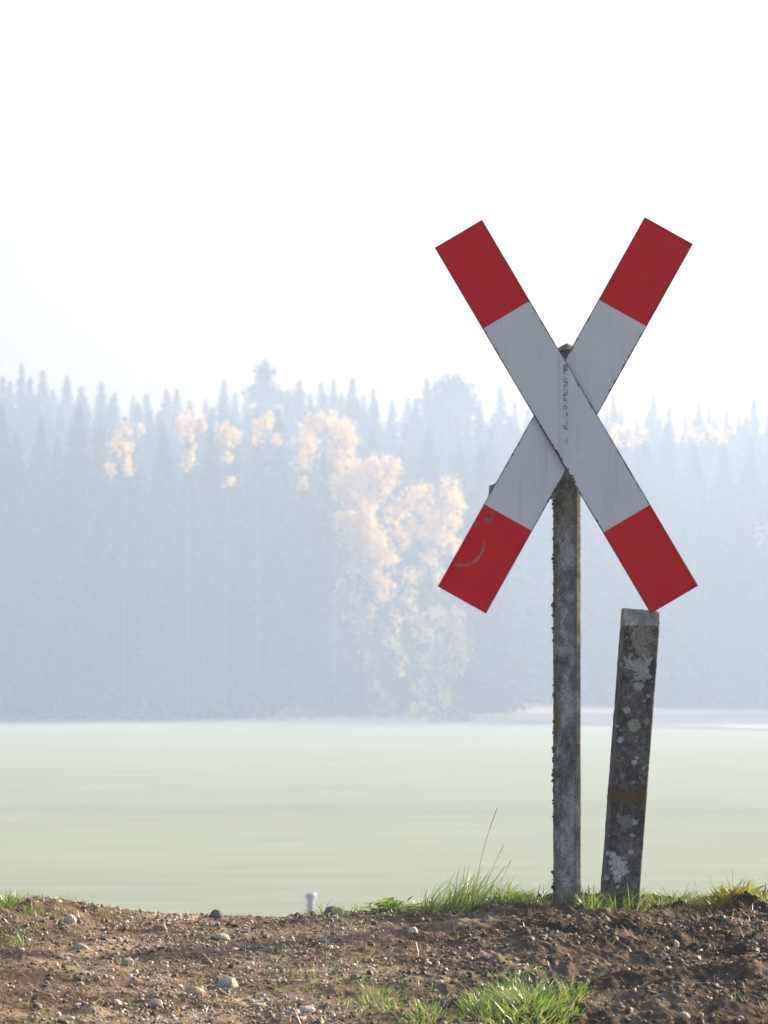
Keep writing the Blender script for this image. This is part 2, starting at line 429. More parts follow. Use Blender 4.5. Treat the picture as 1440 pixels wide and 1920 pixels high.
def path_w(px, py, c):
    w = np.exp(-((px - 400 - (py - 1800) * 0.2) / 260) ** 2) * 0.95 + 0.10 + 0.12 * np.exp(-((px - 50) / 200) ** 2)
    w = w * (0.55 + 0.9 * np.clip(fbm(c[:, 0] * 3.5, c[:, 1] * 3.5, seed=61, oct=3) + 0.25, 0, 1))
    return np.clip(w, 0, 1)
xy = sample_ground(8500, path_w)
sz = np.clip(RNG.lognormal(math.log(0.0027), 0.5, len(xy)), 0.0013, 0.008)
gr = scatter_rocks('gravel', xy, sz, ICO1, M_STONE, sink=0.12, flat=(0.55, 1.2))
tag(gr, 'small grey and tan gravel strewn over the soil', 'gravel', kind='stuff')
xy = sample_ground(130, path_w)
sz = np.clip(RNG.lognormal(math.log(0.0075), 0.3, len(xy)), 0.005, 0.013)
g2 = scatter_rocks('pebbles', xy, sz, ICO2, M_STONE, sink=0.32)
tag(g2, 'scattered larger pebbles of the gravel track', 'gravel', kind='stuff')
xy = sample_ground(12000, lambda px, py, c: np.clip(0.25 + 0.75 * smooth01(550, 1000, px), 0, 1) * np.clip(0.6 + fbm(c[:, 0] * 5, c[:, 1] * 5, seed=71, oct=2), 0.1, 1))
sz = np.clip(RNG.lognormal(math.log(0.0038), 0.52, len(xy)), 0.002, 0.015)
cr = scatter_rocks('soil_crumbs', xy, sz, ICO1, M_CRUMB, sink=0.25, flat=(0.55, 0.95))
tag(cr, 'dark crumbly clods of turned earth on the bank', 'soil', kind='stuff')

STONES = [  # px, py(base), width px, height px, colour, label, seed, pointed
    (405, 1716, 34, 24, (0.13, 0.12, 0.115), 'dark humped stone standing alone on the crest against the green field', 3),
    (626, 1716, 44, 26, (0.17, 0.14, 0.115), 'smooth round brown stone on the crest beside the white field marker', 4),
    (130, 1730, 34, 24, (0.42, 0.39, 0.35), 'pale blocky stone on the gravel below the left end of the crest', 5),
    (425, 1846, 54, 30, (0.36, 0.32, 0.27), 'largest pale humped stone in the middle of the gravel track', 6),
    (366, 1866, 50, 22, (0.30, 0.24, 0.18), 'long flat tan stone just below the largest pale stone', 7),
    (292, 1888, 34, 22, (0.36, 0.31, 0.25), 'tan wedge stone left of the orange pebble', 8),
    (331, 1898, 14, 13, (0.50, 0.24, 0.07), 'small round orange pebble in the gravel', 9),
    (415, 1768, 38, 16, (0.43, 0.4, 0.37), 'flat pale stone lying below the dark crest stone', 10),
    (486, 1890, 40, 12, (0.36, 0.31, 0.26), 'thin flat stone right of the orange pebble', 11),
    (774, 1754, 24, 18, (0.6, 0.5, 0.43), 'bright pinkish white stone on bare soil below the tall grass', 12),
    (1266, 1768, 20, 20, (0.62, 0.58, 0.54), 'bright white lit stone on dark soil below the leaning post', 13),
    (1280, 1920, 38, 24, (0.3, 0.27, 0.24), 'grey stone at the bottom edge below the dark soil', 14),
    (574, 1900, 46, 18, (0.45, 0.4, 0.36), 'whitish flat stone left of the low grass patch', 15),
    (974, 1816, 26, 9, (0.6, 0.56, 0.5), 'white sliver of stone just behind the big green tuft', 16),
    (300, 1748, 34, 16, (0.28, 0.23, 0.18), 'brown flat stone on the gravel under the crest', 17),
    (150, 1778, 40, 16, (0.33, 0.29, 0.25), 'grey flat stone on the left edge of the gravel', 18),
    (240, 1812, 30, 18, (0.36, 0.32, 0.27), 'rounded tan stone in the thick of the gravel', 19),
    (665, 1838, 26, 16, (0.22, 0.2, 0.17), 'dark round stone beside the sparse grass in the middle', 20),
]
for (px, py, w, h, col, label, sd) in STONES:
    y = base_hit(px, py); x = (px - 720) / F * y
    z = float(ground_z(np.array([x]), np.array([y]))[0])
    v = rock_shape(ICO4, sd * 13, 0.22)
    s = y / F * 0.78
    ext = v.max(0) - v.min(0)
    v = (v - v.min(0)) / ext - np.array([0.5, 0.5, 0.3])
    v = v * np.array([w * s, w * s * 0.75, h * s / 0.78])
    v = v + 0.0006 * noise(v[:, 0] * 400, v[:, 1] * 400, v[:, 2] * 400, seed=sd)[:, None]
    g = np.clip(1 + 0.28 * fbm(v[:, 0] * 60, v[:, 1] * 60, v[:, 2] * 60 + sd, seed=sd, oct=4), 0.4, 1.6)
    o = obj('stone', make_mesh('stone', v, [ICO4[1]], True, colors=np.array(col)[None] * g[:, None], mat=M_CONC), loc=(x, y, z))
    tag(o, label, 'stone', 'stones lying on the soil bank')

# ------------------------------------------------------------------ grass
def ribbons(bases, h, az, lean, curl, w, face, seg=5, fold=0.25):
    """blade ribbons; lean = sideways reach/height, curl bends the tip over"""
    n = len(bases); t = np.linspace(0, 1, seg + 1)[None, :]
    d = np.stack([np.cos(az), np.sin(az)], -1)
    reach = h[:, None] * (lean[:, None] * t + curl[:, None] * t ** 2.6)
    up = h[:, None] * (t - 0.45 * np.abs(curl)[:, None] * t ** 3)
    cx = bases[:, None, 0] + reach * d[:, 0:1]; cy = bases[:, None, 1] + reach * d[:, 1:2]; cz = bases[:, None, 2] + up - 0.004
    ww = w[:, None] * np.clip(np.minimum(0.65 + 1.2 * t, 1.05 * (1 - t) ** 0.55 + 0.02), 0.02, 1)
    sxv = np.cos(face)[:, None]; syv = np.sin(face)[:, None]
    L = np.stack([cx - ww * sxv, cy - ww * syv, cz], -1); R = np.stack([cx + ww * sxv, cy + ww * syv, cz], -1)
    V = np.stack([L, R], 2).reshape(-1, 3)
    b = (np.arange(n) * (seg + 1) * 2)[:, None] + (np.arange(seg) * 2)[None, :]
    Fq = np.stack([b, b + 1, b + 3, b + 2], -1).reshape(-1, 4)
    return V, Fq

def blades_at(x, y, hm, hs=0.3, lean=0.35, curl=0.3, w=0.0022, dirm=None, dspread=3.14, seg=5):
    n = len(x)
    base = np.stack([x, y, ground_z(x, y)], -1)
    h = hm * np.clip(RNG.lognormal(0, hs, n), 0.35, 2.0)
    az = (RNG.uniform(0, 6.283, n) if dirm is None else RNG.normal(dirm, dspread, n))
    return ribbons(base, h, az, np.abs(RNG.normal(lean, lean * 0.5, n)), RNG.normal(curl, 0.25, n), w * RNG.uniform(0.6, 1.3, n), RNG.uniform(0, 6.283, n), seg)

def join(parts):
    V, Fs, n = [], [], 0
    for v, f in parts:
        V.append(v); Fs.append(np.asarray(f) + n); n += len(v)
    return np.concatenate(V), Fs

def disc(n, cx, cy, rx, ry, power=0.6):
    a = RNG.uniform(0, 6.283, n); r = RNG.uniform(0, 1, n) ** power
    return cx + rx * r * np.cos(a), cy + ry * r * np.sin(a)

def tuft(px, py, rpx, hpx, n, label, mat=M_GRASS, depth=0.12, lean=0.35, curl=0.3, w=0.0022, dirm=None, dspread=0.8, group='grass tufts on the bank', extra=None, power=0.6):
    y = base_hit(px, py); x = (px - 720) / F * y; s = y / F
    X, Y = disc(n, x, y, rpx * s, depth, power)
    edge = np.sqrt(((X - x) / (rpx * s)) ** 2 + ((Y - y) / depth) ** 2)
    base = np.stack([X, Y, ground_z(X, Y)], -1)
    h = hpx * s * np.clip(RNG.lognormal(-0.15, 0.33, n), 0.3, 1.5) * (1.05 - 0.55 * edge)
    out = np.arctan2((Y - y) / depth, (X - x) / (rpx * s))
    az = (out + RNG.normal(0, 0.7, n)) if dirm is None else RNG.normal(dirm, dspread, n)
    parts = [ribbons(base, h, az, np.abs(RNG.normal(lean, lean * 0.5, n)), RNG.normal(curl, 0.22, n), w * RNG.uniform(0.6, 1.3, n), RNG.uniform(0, 6.283, n), 6)]
    v, f = join(parts)
    org = np.array([x, y, float(ground_z(np.array([x]), np.array([y]))[0])])
    o = obj('grass_tuft', make_mesh('grass_tuft', v - org, f, False, mat=mat), loc=org)
    tag(o, label, 'grass tuft', group)
    return o

def stalk(parent, pts, r, name='seed_stalk', mat=None):
    """a thin bent stalk in the parent's space, with a narrow seed head"""
    pts = [np.array(p, float) for p in pts]
    V, Fq = [], []
    k = 5; a = np.arange(k) / k * 6.283
    m = len(pts)
    for i, p in enumerate(pts):
        t = i / (m - 1)
        rr = r * (1 - 0.6 * t) * (2.2 if 0.8 < t < 0.97 else 1)
        V.append(p + np.stack([np.cos(a) * rr, np.sin(a) * rr, 0 * a], -1))
    return obj(name, make_mesh(name, np.concatenate(V), [grid_faces(m, k, wrap=True)], True, mat=mat or M_STRAW), parent=parent)

def curve_pts(p0, p1, bow, n=14):
    p0, p1 = np.array(p0), np.array(p1); t = np.linspace(0, 1, n)[:, None]
    return list(p0 * (1 - t) + p1 * t + np.array(bow) * (t * (1 - t) * 4))

# front lush tuft
tuft(985, 1884, 108, 35, 1300, 'large lush green tuft growing from bare soil at the bottom', M_LUSH, depth=0.42, lean=0.6, curl=0.4, w=0.0021, power=0.75)
tuft(905, 1893, 45, 50, 170, 'small dark green tuft at the left side of the large lush tuft', M_GRASS, depth=0.16, lean=0.5, w=0.002)
tuft(1075, 1862, 24, 44, 70, 'little yellow green sprig at the right side of the large lush tuft', M_WEED, depth=0.06, lean=0.5, w=0.0025)
tuft(800, 1912, 60, 36, 240, 'low thin grass patch left of the large lush tuft at the bottom', M_GRASS, depth=0.2, lean=0.5, w=0.0017)
tuft(715, 1880, 46, 30, 150, 'short sparse grass patch in the middle of the bare soil', M_GRASS, depth=0.18, lean=0.5, w=0.0016)
t1 = tuft(868, 1703, 84, 84, 320, 'tall grass clump leaning right on the crest with long seed stalks', M_GRASS, depth=0.1, lean=0.40, curl=0.2, w=0.0018, dirm=0.15, dspread=0.7)
sc = CREST_Y / F
stalk(t1, curve_pts((0.03, 0, 0), ((933 - 868) * sc, 0.0, (1703 - 1512) * sc), (-0.012, 0, 0), 22), 0.0013)
stalk(t1, curve_pts((0.05, 0, 0.04), ((946 - 868) * sc, 0.03, (1703 - 1580) * sc), (0, 0, 0), 18), 0.001)
stalk(t1, curve_pts((0.08, 0, 0.0), ((958 - 868) * sc, -0.02, (1703 - 1610) * sc), (0.0, 0, 0.01), 18), 0.001)
tuft(945, 1700, 50, 40, 220, 'bright short grass on the crest right of the tall leaning clump', M_LUSH, depth=0.08, lean=0.6, curl=0.5, w=0.0022)
tuft(1010, 1700, 38, 52, 70, 'thin bent grass on the crest left of the sign post', M_GRASS, depth=0.07, lean=0.7, curl=0.5, w=0.0016)
tuft(1105, 1702, 34, 40, 150, 'pale green tuft in the gap between the two posts', M_LUSH, depth=0.1, lean=0.5, curl=0.35, w=0.0019)
tuft(1165, 1698, 44, 52, 150, 'grass tuft growing against the foot of the leaning post', M_GRASS, depth=0.06, lean=0.5, curl=0.35, w=0.002)
tuft(1265, 1694, 56, 46, 120, 'thin arching grass on the crest right of the leaning post', M_GRASS, depth=0.09, lean=0.8, curl=0.6, w=0.0016)
t2 = tuft(1365, 1693, 52, 50, 260, 'yellowing leafy tuft near the right end of the crest', M_YELL, depth=0.09, lean=0.5, curl=0.45, w=0.0028)
for (a, b) in [((1345, 1690), (1330, 1630)), ((1370, 1690), (1374, 1622)), ((1345, 1690), (1398, 1640)), ((1378, 1690), (1390, 1640)), ((1310, 1690), (1302, 1640))]:
    stalk(t2, curve_pts(((a[0] - 1365) * sc, 0, 0), ((b[0] - 1365) * sc, 0.02, (1693 - b[1]) * sc), (0.004, 0, 0), 12), 0.001)
tuft(1432, 1690, 26, 46, 80, 'grass tuft at the far right edge of the crest', M_GRASS, depth=0.08, lean=0.6, curl=0.4)
tuft(10, 1694, 34, 27, 200, 'green tuft at the left edge of the crest', M_GRASS, depth=0.12, lean=0.45, curl=0.3, w=0.0022)
tuft(60, 1708, 22, 22, 70, 'small tuft just below the left edge tuft', M_GRASS, depth=0.06, lean=0.5, w=0.0017)
tuft(45, 1775, 30, 28, 35, 'wispy tuft in the gravel at the left edge', M_GRASS, depth=0.1, lean=0.5, w=0.0015)
tuft(605, 1716, 28, 38, 40, 'few dry grass blades on the crest by the round brown stone', M_GRASS, depth=0.05, lean=0.5, w=0.0016)

# broad-leaved weed on the crest
def weed(px, py, rpx, hpx, n, label, mat):
    y = base_hit(px, py); x = (px - 720) / F * y; s = y / F
    root = np.array([x, y, float(ground_z(np.array([x]), np.array([y]))[0])])
    V, Fq, m = [], [], 0
    outline = np.array([(0, 0.0), (0.3, 0.10), (0.45, 0.26), (0.62, 0.3), (0.7, 0.2), (0.82, 0.22), (1, 0)])
    for i in range(n):
        a = RNG.uniform(0, 6.283); el = RNG.uniform(0.15, 1.0); L = hpx * s * RNG.uniform(0.5, 1.0)
        ofs = np.array([RNG.normal(0, 0.45) * rpx * s, RNG.normal(0, 0.03), 0])
        d = np.array([math.cos(a) * math.cos(el), math.sin(a) * math.cos(el), math.sin(el)])
        side = np.cross(d, [0, 0, 1]); side /= np.linalg.norm(side); nrm = np.cross(side, d)
        top = ofs + d * L * 0.45
        nL = L * 0.8
        for (u, w) in outline:
            c = top + d * (u * nL) - np.array([0, 0, 0.6]) * nL * 0.5 * u * u
            V += [c - side * w * nL + nrm * w * nL * 0.3, c, c + side * w * nL + nrm * w * nL * 0.3]
        k = len(outline)
        for q in range(k - 1):
            b = m + q * 3
            Fq += [(b, b + 1, b + 4, b + 3), (b + 1, b + 2, b + 5, b + 4)]
        m += 3 * k
        # petiole
        V += [ofs * 0, side * 0.0014, top + side * 0.0014, top]; Fq.append((m, m + 1, m + 2, m + 3)); m += 4
    o = obj('weed_plant', make_mesh('weed_plant', np.array(V), [np.array(Fq)], True, mat=mat), loc=root)
    tag(o, label, 'weed', 'leafy weeds on the crest')
weed(728, 1711, 56, 36, 90, 'bright green broad leaved weed on the crest left of the tall grass', M_WEED)
weed(1372, 1690, 30, 50, 50, 'broad leaved yellow green weed among the yellowing tuft on the right', M_YELL)
weed(965, 1702, 12, 34, 24, 'small round leaved weed on the crest beside the tall grass', M_WEED)

# loose grass: thin blades over the bank (uncountable)
def grass_w(px, py, c):
    w = 0.02 + 0.25 * np.clip(fbm(c[:, 0] * 4, c[:, 1] * 2.5, seed=91, oct=3) - 0.05, 0, 1)
    w = w + 0.85 * np.exp(-((py - np.interp(px, CPX, CPY) - 2) / 13.0) ** 2) * (smooth01(540, 700, px) + 0.6 * smooth01(120, 20, px))
    w = w + 0.45 * np.exp(-((px - 620) / 110) ** 2 - ((py - 1835) / 26) ** 2)
    w = w + 0.4 * np.exp(-((px - 700) / 120) ** 2 - ((py - 1885) / 22) ** 2)
    w = w + 0.4 * np.exp(-((px - 60) / 90) ** 2 - ((py - 1745) / 40) ** 2) + 0.2 * np.exp(-((px - 260) / 120) ** 2 - ((py - 1900) / 25) ** 2)
    return np.clip(w, 0, 1)
c = sample_ground(5600, grass_w)
v, f = blades_at(c[:, 0], c[:, 1], 0.021, 0.4, 0.55, 0.35, 0.0013)
tag(obj('grass', make_mesh('grass', v, [f], False, mat=M_GRASS)), 'sparse short grass sprouting over the soil bank', 'grass', kind='stuff')
# straw and dead stalks
c = sample_ground(3600, lambda px, py, c: 0.35 + 0.65 * (py < 1760))
n = len(c)
v, f = ribbons(np.stack([c[:, 0], c[:, 1], ground_z(c[:, 0], c[:, 1]) + 0.004], -1), RNG.uniform(0.004, 0.022, n), RNG.uniform(0, 6.283, n), RNG.uniform(0.3, 2.5, n), RNG.normal(0, 0.3, n), RNG.uniform(0.0006, 0.0015, n), RNG.uniform(0, 6.283, n), 4)
tag(obj('plant_debris', make_mesh('plant_debris', v, [f], False, mat=M_STRAW)), 'dry straw bits and dead stalks littering the soil', 'straw litter', kind='stuff')

# ------------------------------------------------------------------ crossing sign
BY = 9.925
WHITE = np.array([0.68, 0.71, 0.735]); RED = np.array([0.70, 0.004, 0.014])
base = P(1063, 1690, 10.0)
sign = empty('railway_crossing_sign', (base.x, 10.0, base.z))
tag(sign, 'red and white crossbuck sign on a lichen covered octagonal concrete post', 'railway sign')

def n_(U, V, seed): return noise(U * 300, V * 300, seed=seed + 71)

def board(corners, Y, seed, front, dx=None):
    """corners: upper-left, upper-right, lower-right, lower-left of the strip in the picture"""
    ul, ur, lr, ll = [np.array(P(*c, Y)) for c in corners]
    top = (ul + ur) / 2; bot = (ll + lr) / 2; cen = (top + bot) / 2
    ax = bot - top; L = np.linalg.norm(ax); ax /= L
    W = (np.linalg.norm(ur - ul) + np.linalg.norm(lr - ll)) / 2
    nrm = np.array([0.0, -1.0, 0.0]); side = np.cross(nrm, ax)
    if side[0] < 0: side = -side
    nu, nv = int(L / 0.0016), int(W / 0.0016)
    u = np.linspace(0, L, nu); v = np.linspace(-W / 2, W / 2, nv)
    U, V = np.meshgrid(u, v, indexing='ij')
    T = 0.006
    pts = cen + (U - L / 2)[..., None] * ax + V[..., None] * side
    wave = 0.0012 * fbm(U * 3, V * 6 + seed, seed=seed, oct=2)
    pts[..., 1] += -T / 2 + wave
    redlen = 177 / F * Y
    isred = (U < redlen) | (U > L - redlen)
    col = np.where(isred[..., None], RED, WHITE)
    # worn, faded and slightly soiled paint
    col = col * (1 + 0.05 * fbm(U * 7, V * 7, seed=seed + 5, oct=3) + 0.025 * noise(U * 300, V * 300, seed=seed + 9))[..., None]
    fade = np.clip(fbm(U * 14 + 5, V * 14, seed=seed + 12, oct=4) - 0.25, 0, 1) * isred * 0.10
    col = col * (1 - fade[..., None]) + np.array([0.45, 0.2, 0.2]) * fade[..., None]
    gx = pts[..., 0]; gz = pts[..., 2]
    streak = np.clip(fbm(gx * 55, gz * 4.0, seed=seed + 60, oct=3) - 0.12, 0, 1) * np.clip(0.6 + fbm(gx * 4, gz * 4, seed=seed + 61, oct=2), 0, 1)
    col = col * (1 - 0.22 * streak[..., None] * np.array([0.9, 1.0, 1.1]))
    de_v = np.minimum(V + W / 2, W / 2 - V)
    chip = (noise(U * 45, V * 60, seed=seed + 70) + 0.5 * n_(U, V, seed) > 1.02) & (de_v < 0.007)
    col = np.where(chip[..., None], np.array([0.30, 0.29, 0.28]), col)
    right = V > 0
    dirt_c = np.array([0.05, 0.045, 0.04])
    n1 = fbm(U * 110, V * 110, seed=seed + 20, oct=3); n2 = fbm(U * 9, V * 3, seed=seed + 30, oct=2)
    strength = np.clip(0.4 + n2 * 0.9, 0, 1) * np.where(isred, 0.35, 1.0)
    wdt = 0.0017 + 0.0014 * (~isred) + 0.0046 * np.clip(n1, 0, 1) * strength
    d = (de_v < wdt).astype(float) * (0.7 + 0.3 * strength)
    de_u = np.minimum(U, L - U); d = np.maximum(d, (de_u < 0.0018) * 0.6)
    # specks
    sp = noise(U * 95, V * 95, seed=seed + 40); d = np.maximum(d, (sp > 0.985) * 0.35)
    if front:
        # vertical weathered strip where the two boards meet over the post
        wx = pts[..., 0]; wz = pts[..., 2]
        cx = P(1060, 0, Y).x; z0 = P(0, 690, Y).z; z1 = P(0, 905, Y).z
        strip = np.exp(-((wx - cx) / 0.0058) ** 2) * smooth01(z1, z1 + 0.05, wz) * (wz < z0 + 0.01)
        nn = 0.6 * noise(wx * 420, wz * 330, seed=seed + 50) + 0.5 * noise(wx * 150, wz * 90, seed=seed + 51)
        up = smooth01(z1, z0, wz)
        d = np.maximum(d, ((nn > 0.42 - 0.46 * up) & (strip > 0.3)) * 0.75 * smooth01(0.05, 0.45, up)); d = np.maximum(d, strip * 0.16 * up)
        pale = strip * (0.10)
        col = col * (1 - pale[..., None]) + np.array([0.9, 0.9, 0.9]) * pale[..., None]
        # crusted edge on the lower left side at the crossing
        zc0, zc1 = P(0, 775, Y).z, P(0, 905, Y).z
        crust = (~right) & (wz < zc0) & (wz > zc1) & (V + W / 2 < 0.004 + 0.006 * smooth01(zc0, zc1, wz) * np.clip(0.3 + n1 * 1.6, 0, 1))
        d = np.maximum(d, crust * 0.9)
        sm = np.exp(-(((wx - P(1095, 0, Y).x) / 0.03) ** 2 + ((wz - P(0, 855, Y).z) / 0.012) ** 2)) * 0.10
        col = col * (1 - sm[..., None]) + np.array([0.92, 0.94, 0.97]) * sm[..., None]
    else:
        # scraped arc and a worn spot on the lower red end
        wx = (pts[..., 0] * F / Y) + 720; wy = HOR - (pts[..., 2] - EYE) * F / Y
        rr = np.hypot((wx - 866) / 1.0, (wy - 1016) / 1.06); ang = np.degrees(np.arctan2(wy - 1016, wx - 866))
        arc = (np.abs(rr - 42) < 2.4 + 1.4 * n1) & (ang > -2) & (ang < 108)
        scr = np.array([0.26, 0.25, 0.24])
        k = (arc * (0.6 + 0.3 * n1))[..., None]
        col = col * (1 - k) + scr * k
        rr2 = np.hypot(wx - 908, wy - 966); spot = (np.abs(rr2 - 15) < 1.5 + n1 * 3) & (wx > 905)
        k = (spot * 0.5)[..., None]; col = col * (1 - k) + scr * 0.6 * k
        spot = (np.hypot((wx - 916) / 9, (wy - 975) / 3) < 1 + n1) | (np.hypot((wx - 892) / 5, (wy - 981) / 5) < 0.8 + n1)
        k = (spot * 0.7)[..., None]; col = col * (1 - k) + scr * 0.5 * k
    col = col * (1 - d[..., None]) + dirt_c * d[..., None]
    fv = pts.reshape(-1, 3); fc = col.reshape(-1, 3)
    faces = [grid_faces(nu, nv)]
    # rim and back
    ring = np.concatenate([np.arange(nv), np.arange(1, nu) * nv + nv - 1, (nu - 1) * nv + np.arange(nv - 2, -1, -1), np.arange(nu - 2, 0, -1) * nv])
    rim = fv[ring]; n0 = len(fv); k = len(ring)
    edge_c = np.tile([0.07, 0.07, 0.085], (k, 1))
    out = rim - cen; 
    r1 = rim.copy(); r2 = rim.copy(); r2[:, 1] += T
    fv = np.concatenate([fv, r1, r2]); fc = np.concatenate([fc, edge_c, edge_c])
    i = np.arange(k); j = (i + 1) % k
    faces.append(np.stack([n0 + i, n0 + j, n0 + k + j, n0 + k + i], -1))
    faces.append((n0 + k + np.array([0, nv - 1, nv - 1 + nu - 1, 2 * (nv - 1) + nu - 1]))[None])
    org = np.array(sign.location)
    o = obj('cross_board', make_mesh('cross_board', fv - org, faces, False, colors=fc, mat=M_PAINT), parent=sign)
    # dirt crumbs caught along the edges
    return o, cen, ax, side, L, W

bA = board([(815, 465), (904, 412), (1309, 1099), (1220, 1150)], BY - 0.004, 3, True)
bB = board([(1209, 407), (1299, 458), (911, 1151), (821, 1099)], BY + 0.006, 8, False)
bA[0]['label'] = 'front red and white board running from upper left to lower right'
bB[0]['label'] = 'rear red and white board with a scraped arc on its lower red end'

def crumbs(name, pts, sizes, mat, parent, org):
    V, Fc, n = [], [], 0
    shapes = [rock_shape(ICO2, 300 + k, 1.1) for k in range(8)]
    for p, s in zip(pts, sizes):
        v = shapes[RNG.integers(8)] @ rand_rot(RNG).T * s * RNG.uniform(0.6, 1.2, 3) + np.asarray(p) - org
        V.append(v); Fc.append(ICO2[1] + n); n += len(v)
    return obj(name, make_mesh(name, np.concatenate(V), [np.concatenate(Fc)], True, mat=mat), parent=parent)

# concrete post of the sign
def post_mesh(name, prof, zs, colfun, topfun=None, amp=0.0008, seed=0):
    """prof: closed profile (k,2) counter-clockwise; rings along zs; topfun(x,y) -> top height drop"""
    prof = np.asarray(prof, float); pts = []
    for i in range(len(prof)):
        a, b = prof[i], prof[(i + 1) % len(prof)]
        m = max(2, int(np.linalg.norm(b - a) / 0.0028))
        for q in range(m): pts.append(a + (b - a) * q / m)
    pts = np.array(pts); k = len(pts)
    nrm = np.roll(pts, -1, 0) - np.roll(pts, 1, 0); nrm = np.stack([nrm[:, 1], -nrm[:, 0]], -1); nrm /= np.linalg.norm(nrm, axis=1)[:, None]
    Z = np.repeat(zs[:, None], k, 1); X = np.repeat(pts[None, :, 0], len(zs), 0); Y = np.repeat(pts[None, :, 1], len(zs), 0)
    if topfun is not None:
        t = topfun(X, Y); Z = np.minimum(Z, t)
    col, lift = colfun(X, Y, Z)
    n = fbm(X * 60, Y * 60, Z * 60, seed=seed, oct=4) * amp + 0.0012 * fbm(X * 12, Y * 12, Z * 9, seed=seed + 3, oct=2) + lift
    X = X + nrm[None, :, 0] * n; Y = Y + nrm[None, :, 1] * n
    V = np.stack([X, Y, Z], -1).reshape(-1, 3); C = col.reshape(-1, 3)
    faces = [grid_faces(len(zs), k, wrap=True)]
    # top: shrink to centre in steps
    last = V[-k:]; cen = last.mean(0); nb = len(V)
    for s in (0.66, 0.33, 0.04):
        r = cen * (1 - s) + last * s
        if topfun is not None: r[:, 2] = topfun(r[:, 0], r[:, 1])
        else: r[:, 2] = last[:, 2]
        r[:, 2] += 0.001 * noise(r[:, 0] * 200, r[:, 1] * 200, seed=seed)
        V = np.concatenate([V, r]); cc, _ = colfun(r[None, :, 0], r[None, :, 1], r[None, :, 2]); C = np.concatenate([C, cc.reshape(-1, 3)])
    for s in range(3):
        i = np.arange(k); j = (i + 1) % k; a = nb - k + s * k
        faces.append(np.stack([a + i, a + j, a + k + j, a + k + i], -1))
    faces.append((len(V) - k + np.arange(k))[None])
    return make_mesh(name, V, faces, True, colors=C, mat=M_CONC)

def oct_prof(w, d, cx, cy, rot):
    w, d = w / 2, d / 2
    p = np.array([(-w + cx, -d), (w - cx, -d), (w, -d + cy), (w, d - cy), (w - cx, d), (-w + cx, d), (-w, d - cy), (-w, -d + cy)])
    c, s = math.cos(rot), math.sin(rot)
    return p @ np.array([[c, -s], [s, c]]).T

PW = 0.0705
ztop1 = (1690 - 644) / F * 10.0
def col_post(X, Y, Z):
    a = fbm(X * 22, Y * 22, Z * 11, seed=101, oct=5); b = fbm(X * 70, Y * 70, Z * 50, seed=111, oct=4); e = fbm(X * 3, Y * 3, Z * 3.2, seed=121, oct=3)
    pale = np.array([0.33, 0.345, 0.36]); mid = np.array([0.17, 0.175, 0.18]); dark = np.array([0.06, 0.058, 0.058])
    t = np.clip(0.46 + 0.75 * a + 0.75 * b + 0.35 * e + 0.14 * np.exp(-((X + 0.002) / 0.012) ** 2), 0, 1)[..., None]
    col = np.where(t < 0.5, dark + (mid - dark) * t * 2, mid + (pale - mid) * (t - 0.5) * 2)
    # moss along the left arris, denser low down and under the boards
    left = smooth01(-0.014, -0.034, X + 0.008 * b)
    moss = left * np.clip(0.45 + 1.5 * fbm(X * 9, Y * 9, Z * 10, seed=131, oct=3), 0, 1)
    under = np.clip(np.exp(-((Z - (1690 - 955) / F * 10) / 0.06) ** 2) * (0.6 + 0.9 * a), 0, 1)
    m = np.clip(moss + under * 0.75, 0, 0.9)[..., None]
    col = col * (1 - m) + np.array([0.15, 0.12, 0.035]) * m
    right = smooth01(0.014, 0.024, X)[..., None] * 0.45  # shade of the unlit right chamfer, painted into the concrete colour
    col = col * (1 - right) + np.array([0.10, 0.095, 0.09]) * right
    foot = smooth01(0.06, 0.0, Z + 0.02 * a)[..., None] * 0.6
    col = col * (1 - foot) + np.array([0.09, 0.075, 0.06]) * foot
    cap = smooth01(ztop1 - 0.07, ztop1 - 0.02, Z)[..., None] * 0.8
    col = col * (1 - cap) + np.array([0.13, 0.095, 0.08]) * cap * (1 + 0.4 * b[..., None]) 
    return np.clip(col, 0.01, 1), 0.0012 * np.clip(b, 0, 1) * m[..., 0] + 0.0006 * b
zs = np.concatenate([[-0.25, -0.12], np.arange(-0.05, ztop1 - 0.035, 0.0035)])
zs = np.concatenate([zs, np.linspace(ztop1 - 0.034, ztop1, 10)])
def cap_top(X, Y): return ztop1 - 0.62 * (np.sqrt(X * X + Y * Y + 0.00003) - 0.0055)
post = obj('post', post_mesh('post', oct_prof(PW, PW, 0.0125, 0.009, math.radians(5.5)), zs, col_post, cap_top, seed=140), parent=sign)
# lichen tufts on the left arris and lit right edge
pts, szs = [], []
for _ in range(360):
    z = RNG.uniform(0.04, 1.17); dens = np.clip(0.55 + 1.1 * noise(np.array([z * 9]), np.array([0.3]), seed=9)[0], 0.12, 1)
    if RNG.uniform() > dens: continue
    pts.append((base.x - PW / 2 + RNG.normal(-0.0022, 0.0016), 10.0 + RNG.uniform(-0.026, 0.004), base.z + z)); szs.append(np.clip(RNG.lognormal(math.log(0.0021), 0.6), 0.0008, 0.006))
for _ in range(120):
    z = RNG.uniform(0.02, 1.15)
    pts.append((base.x + PW / 2 + RNG.normal(0.001, 0.001), 10.0 + RNG.uniform(-0.03, 0.02), base.z + z)); szs.append(RNG.uniform(0.0008, 0.0018))
lich = crumbs('lichen', pts, szs, M_LICH, post, np.array(sign.location)); lich['kind'] = 'stuff'
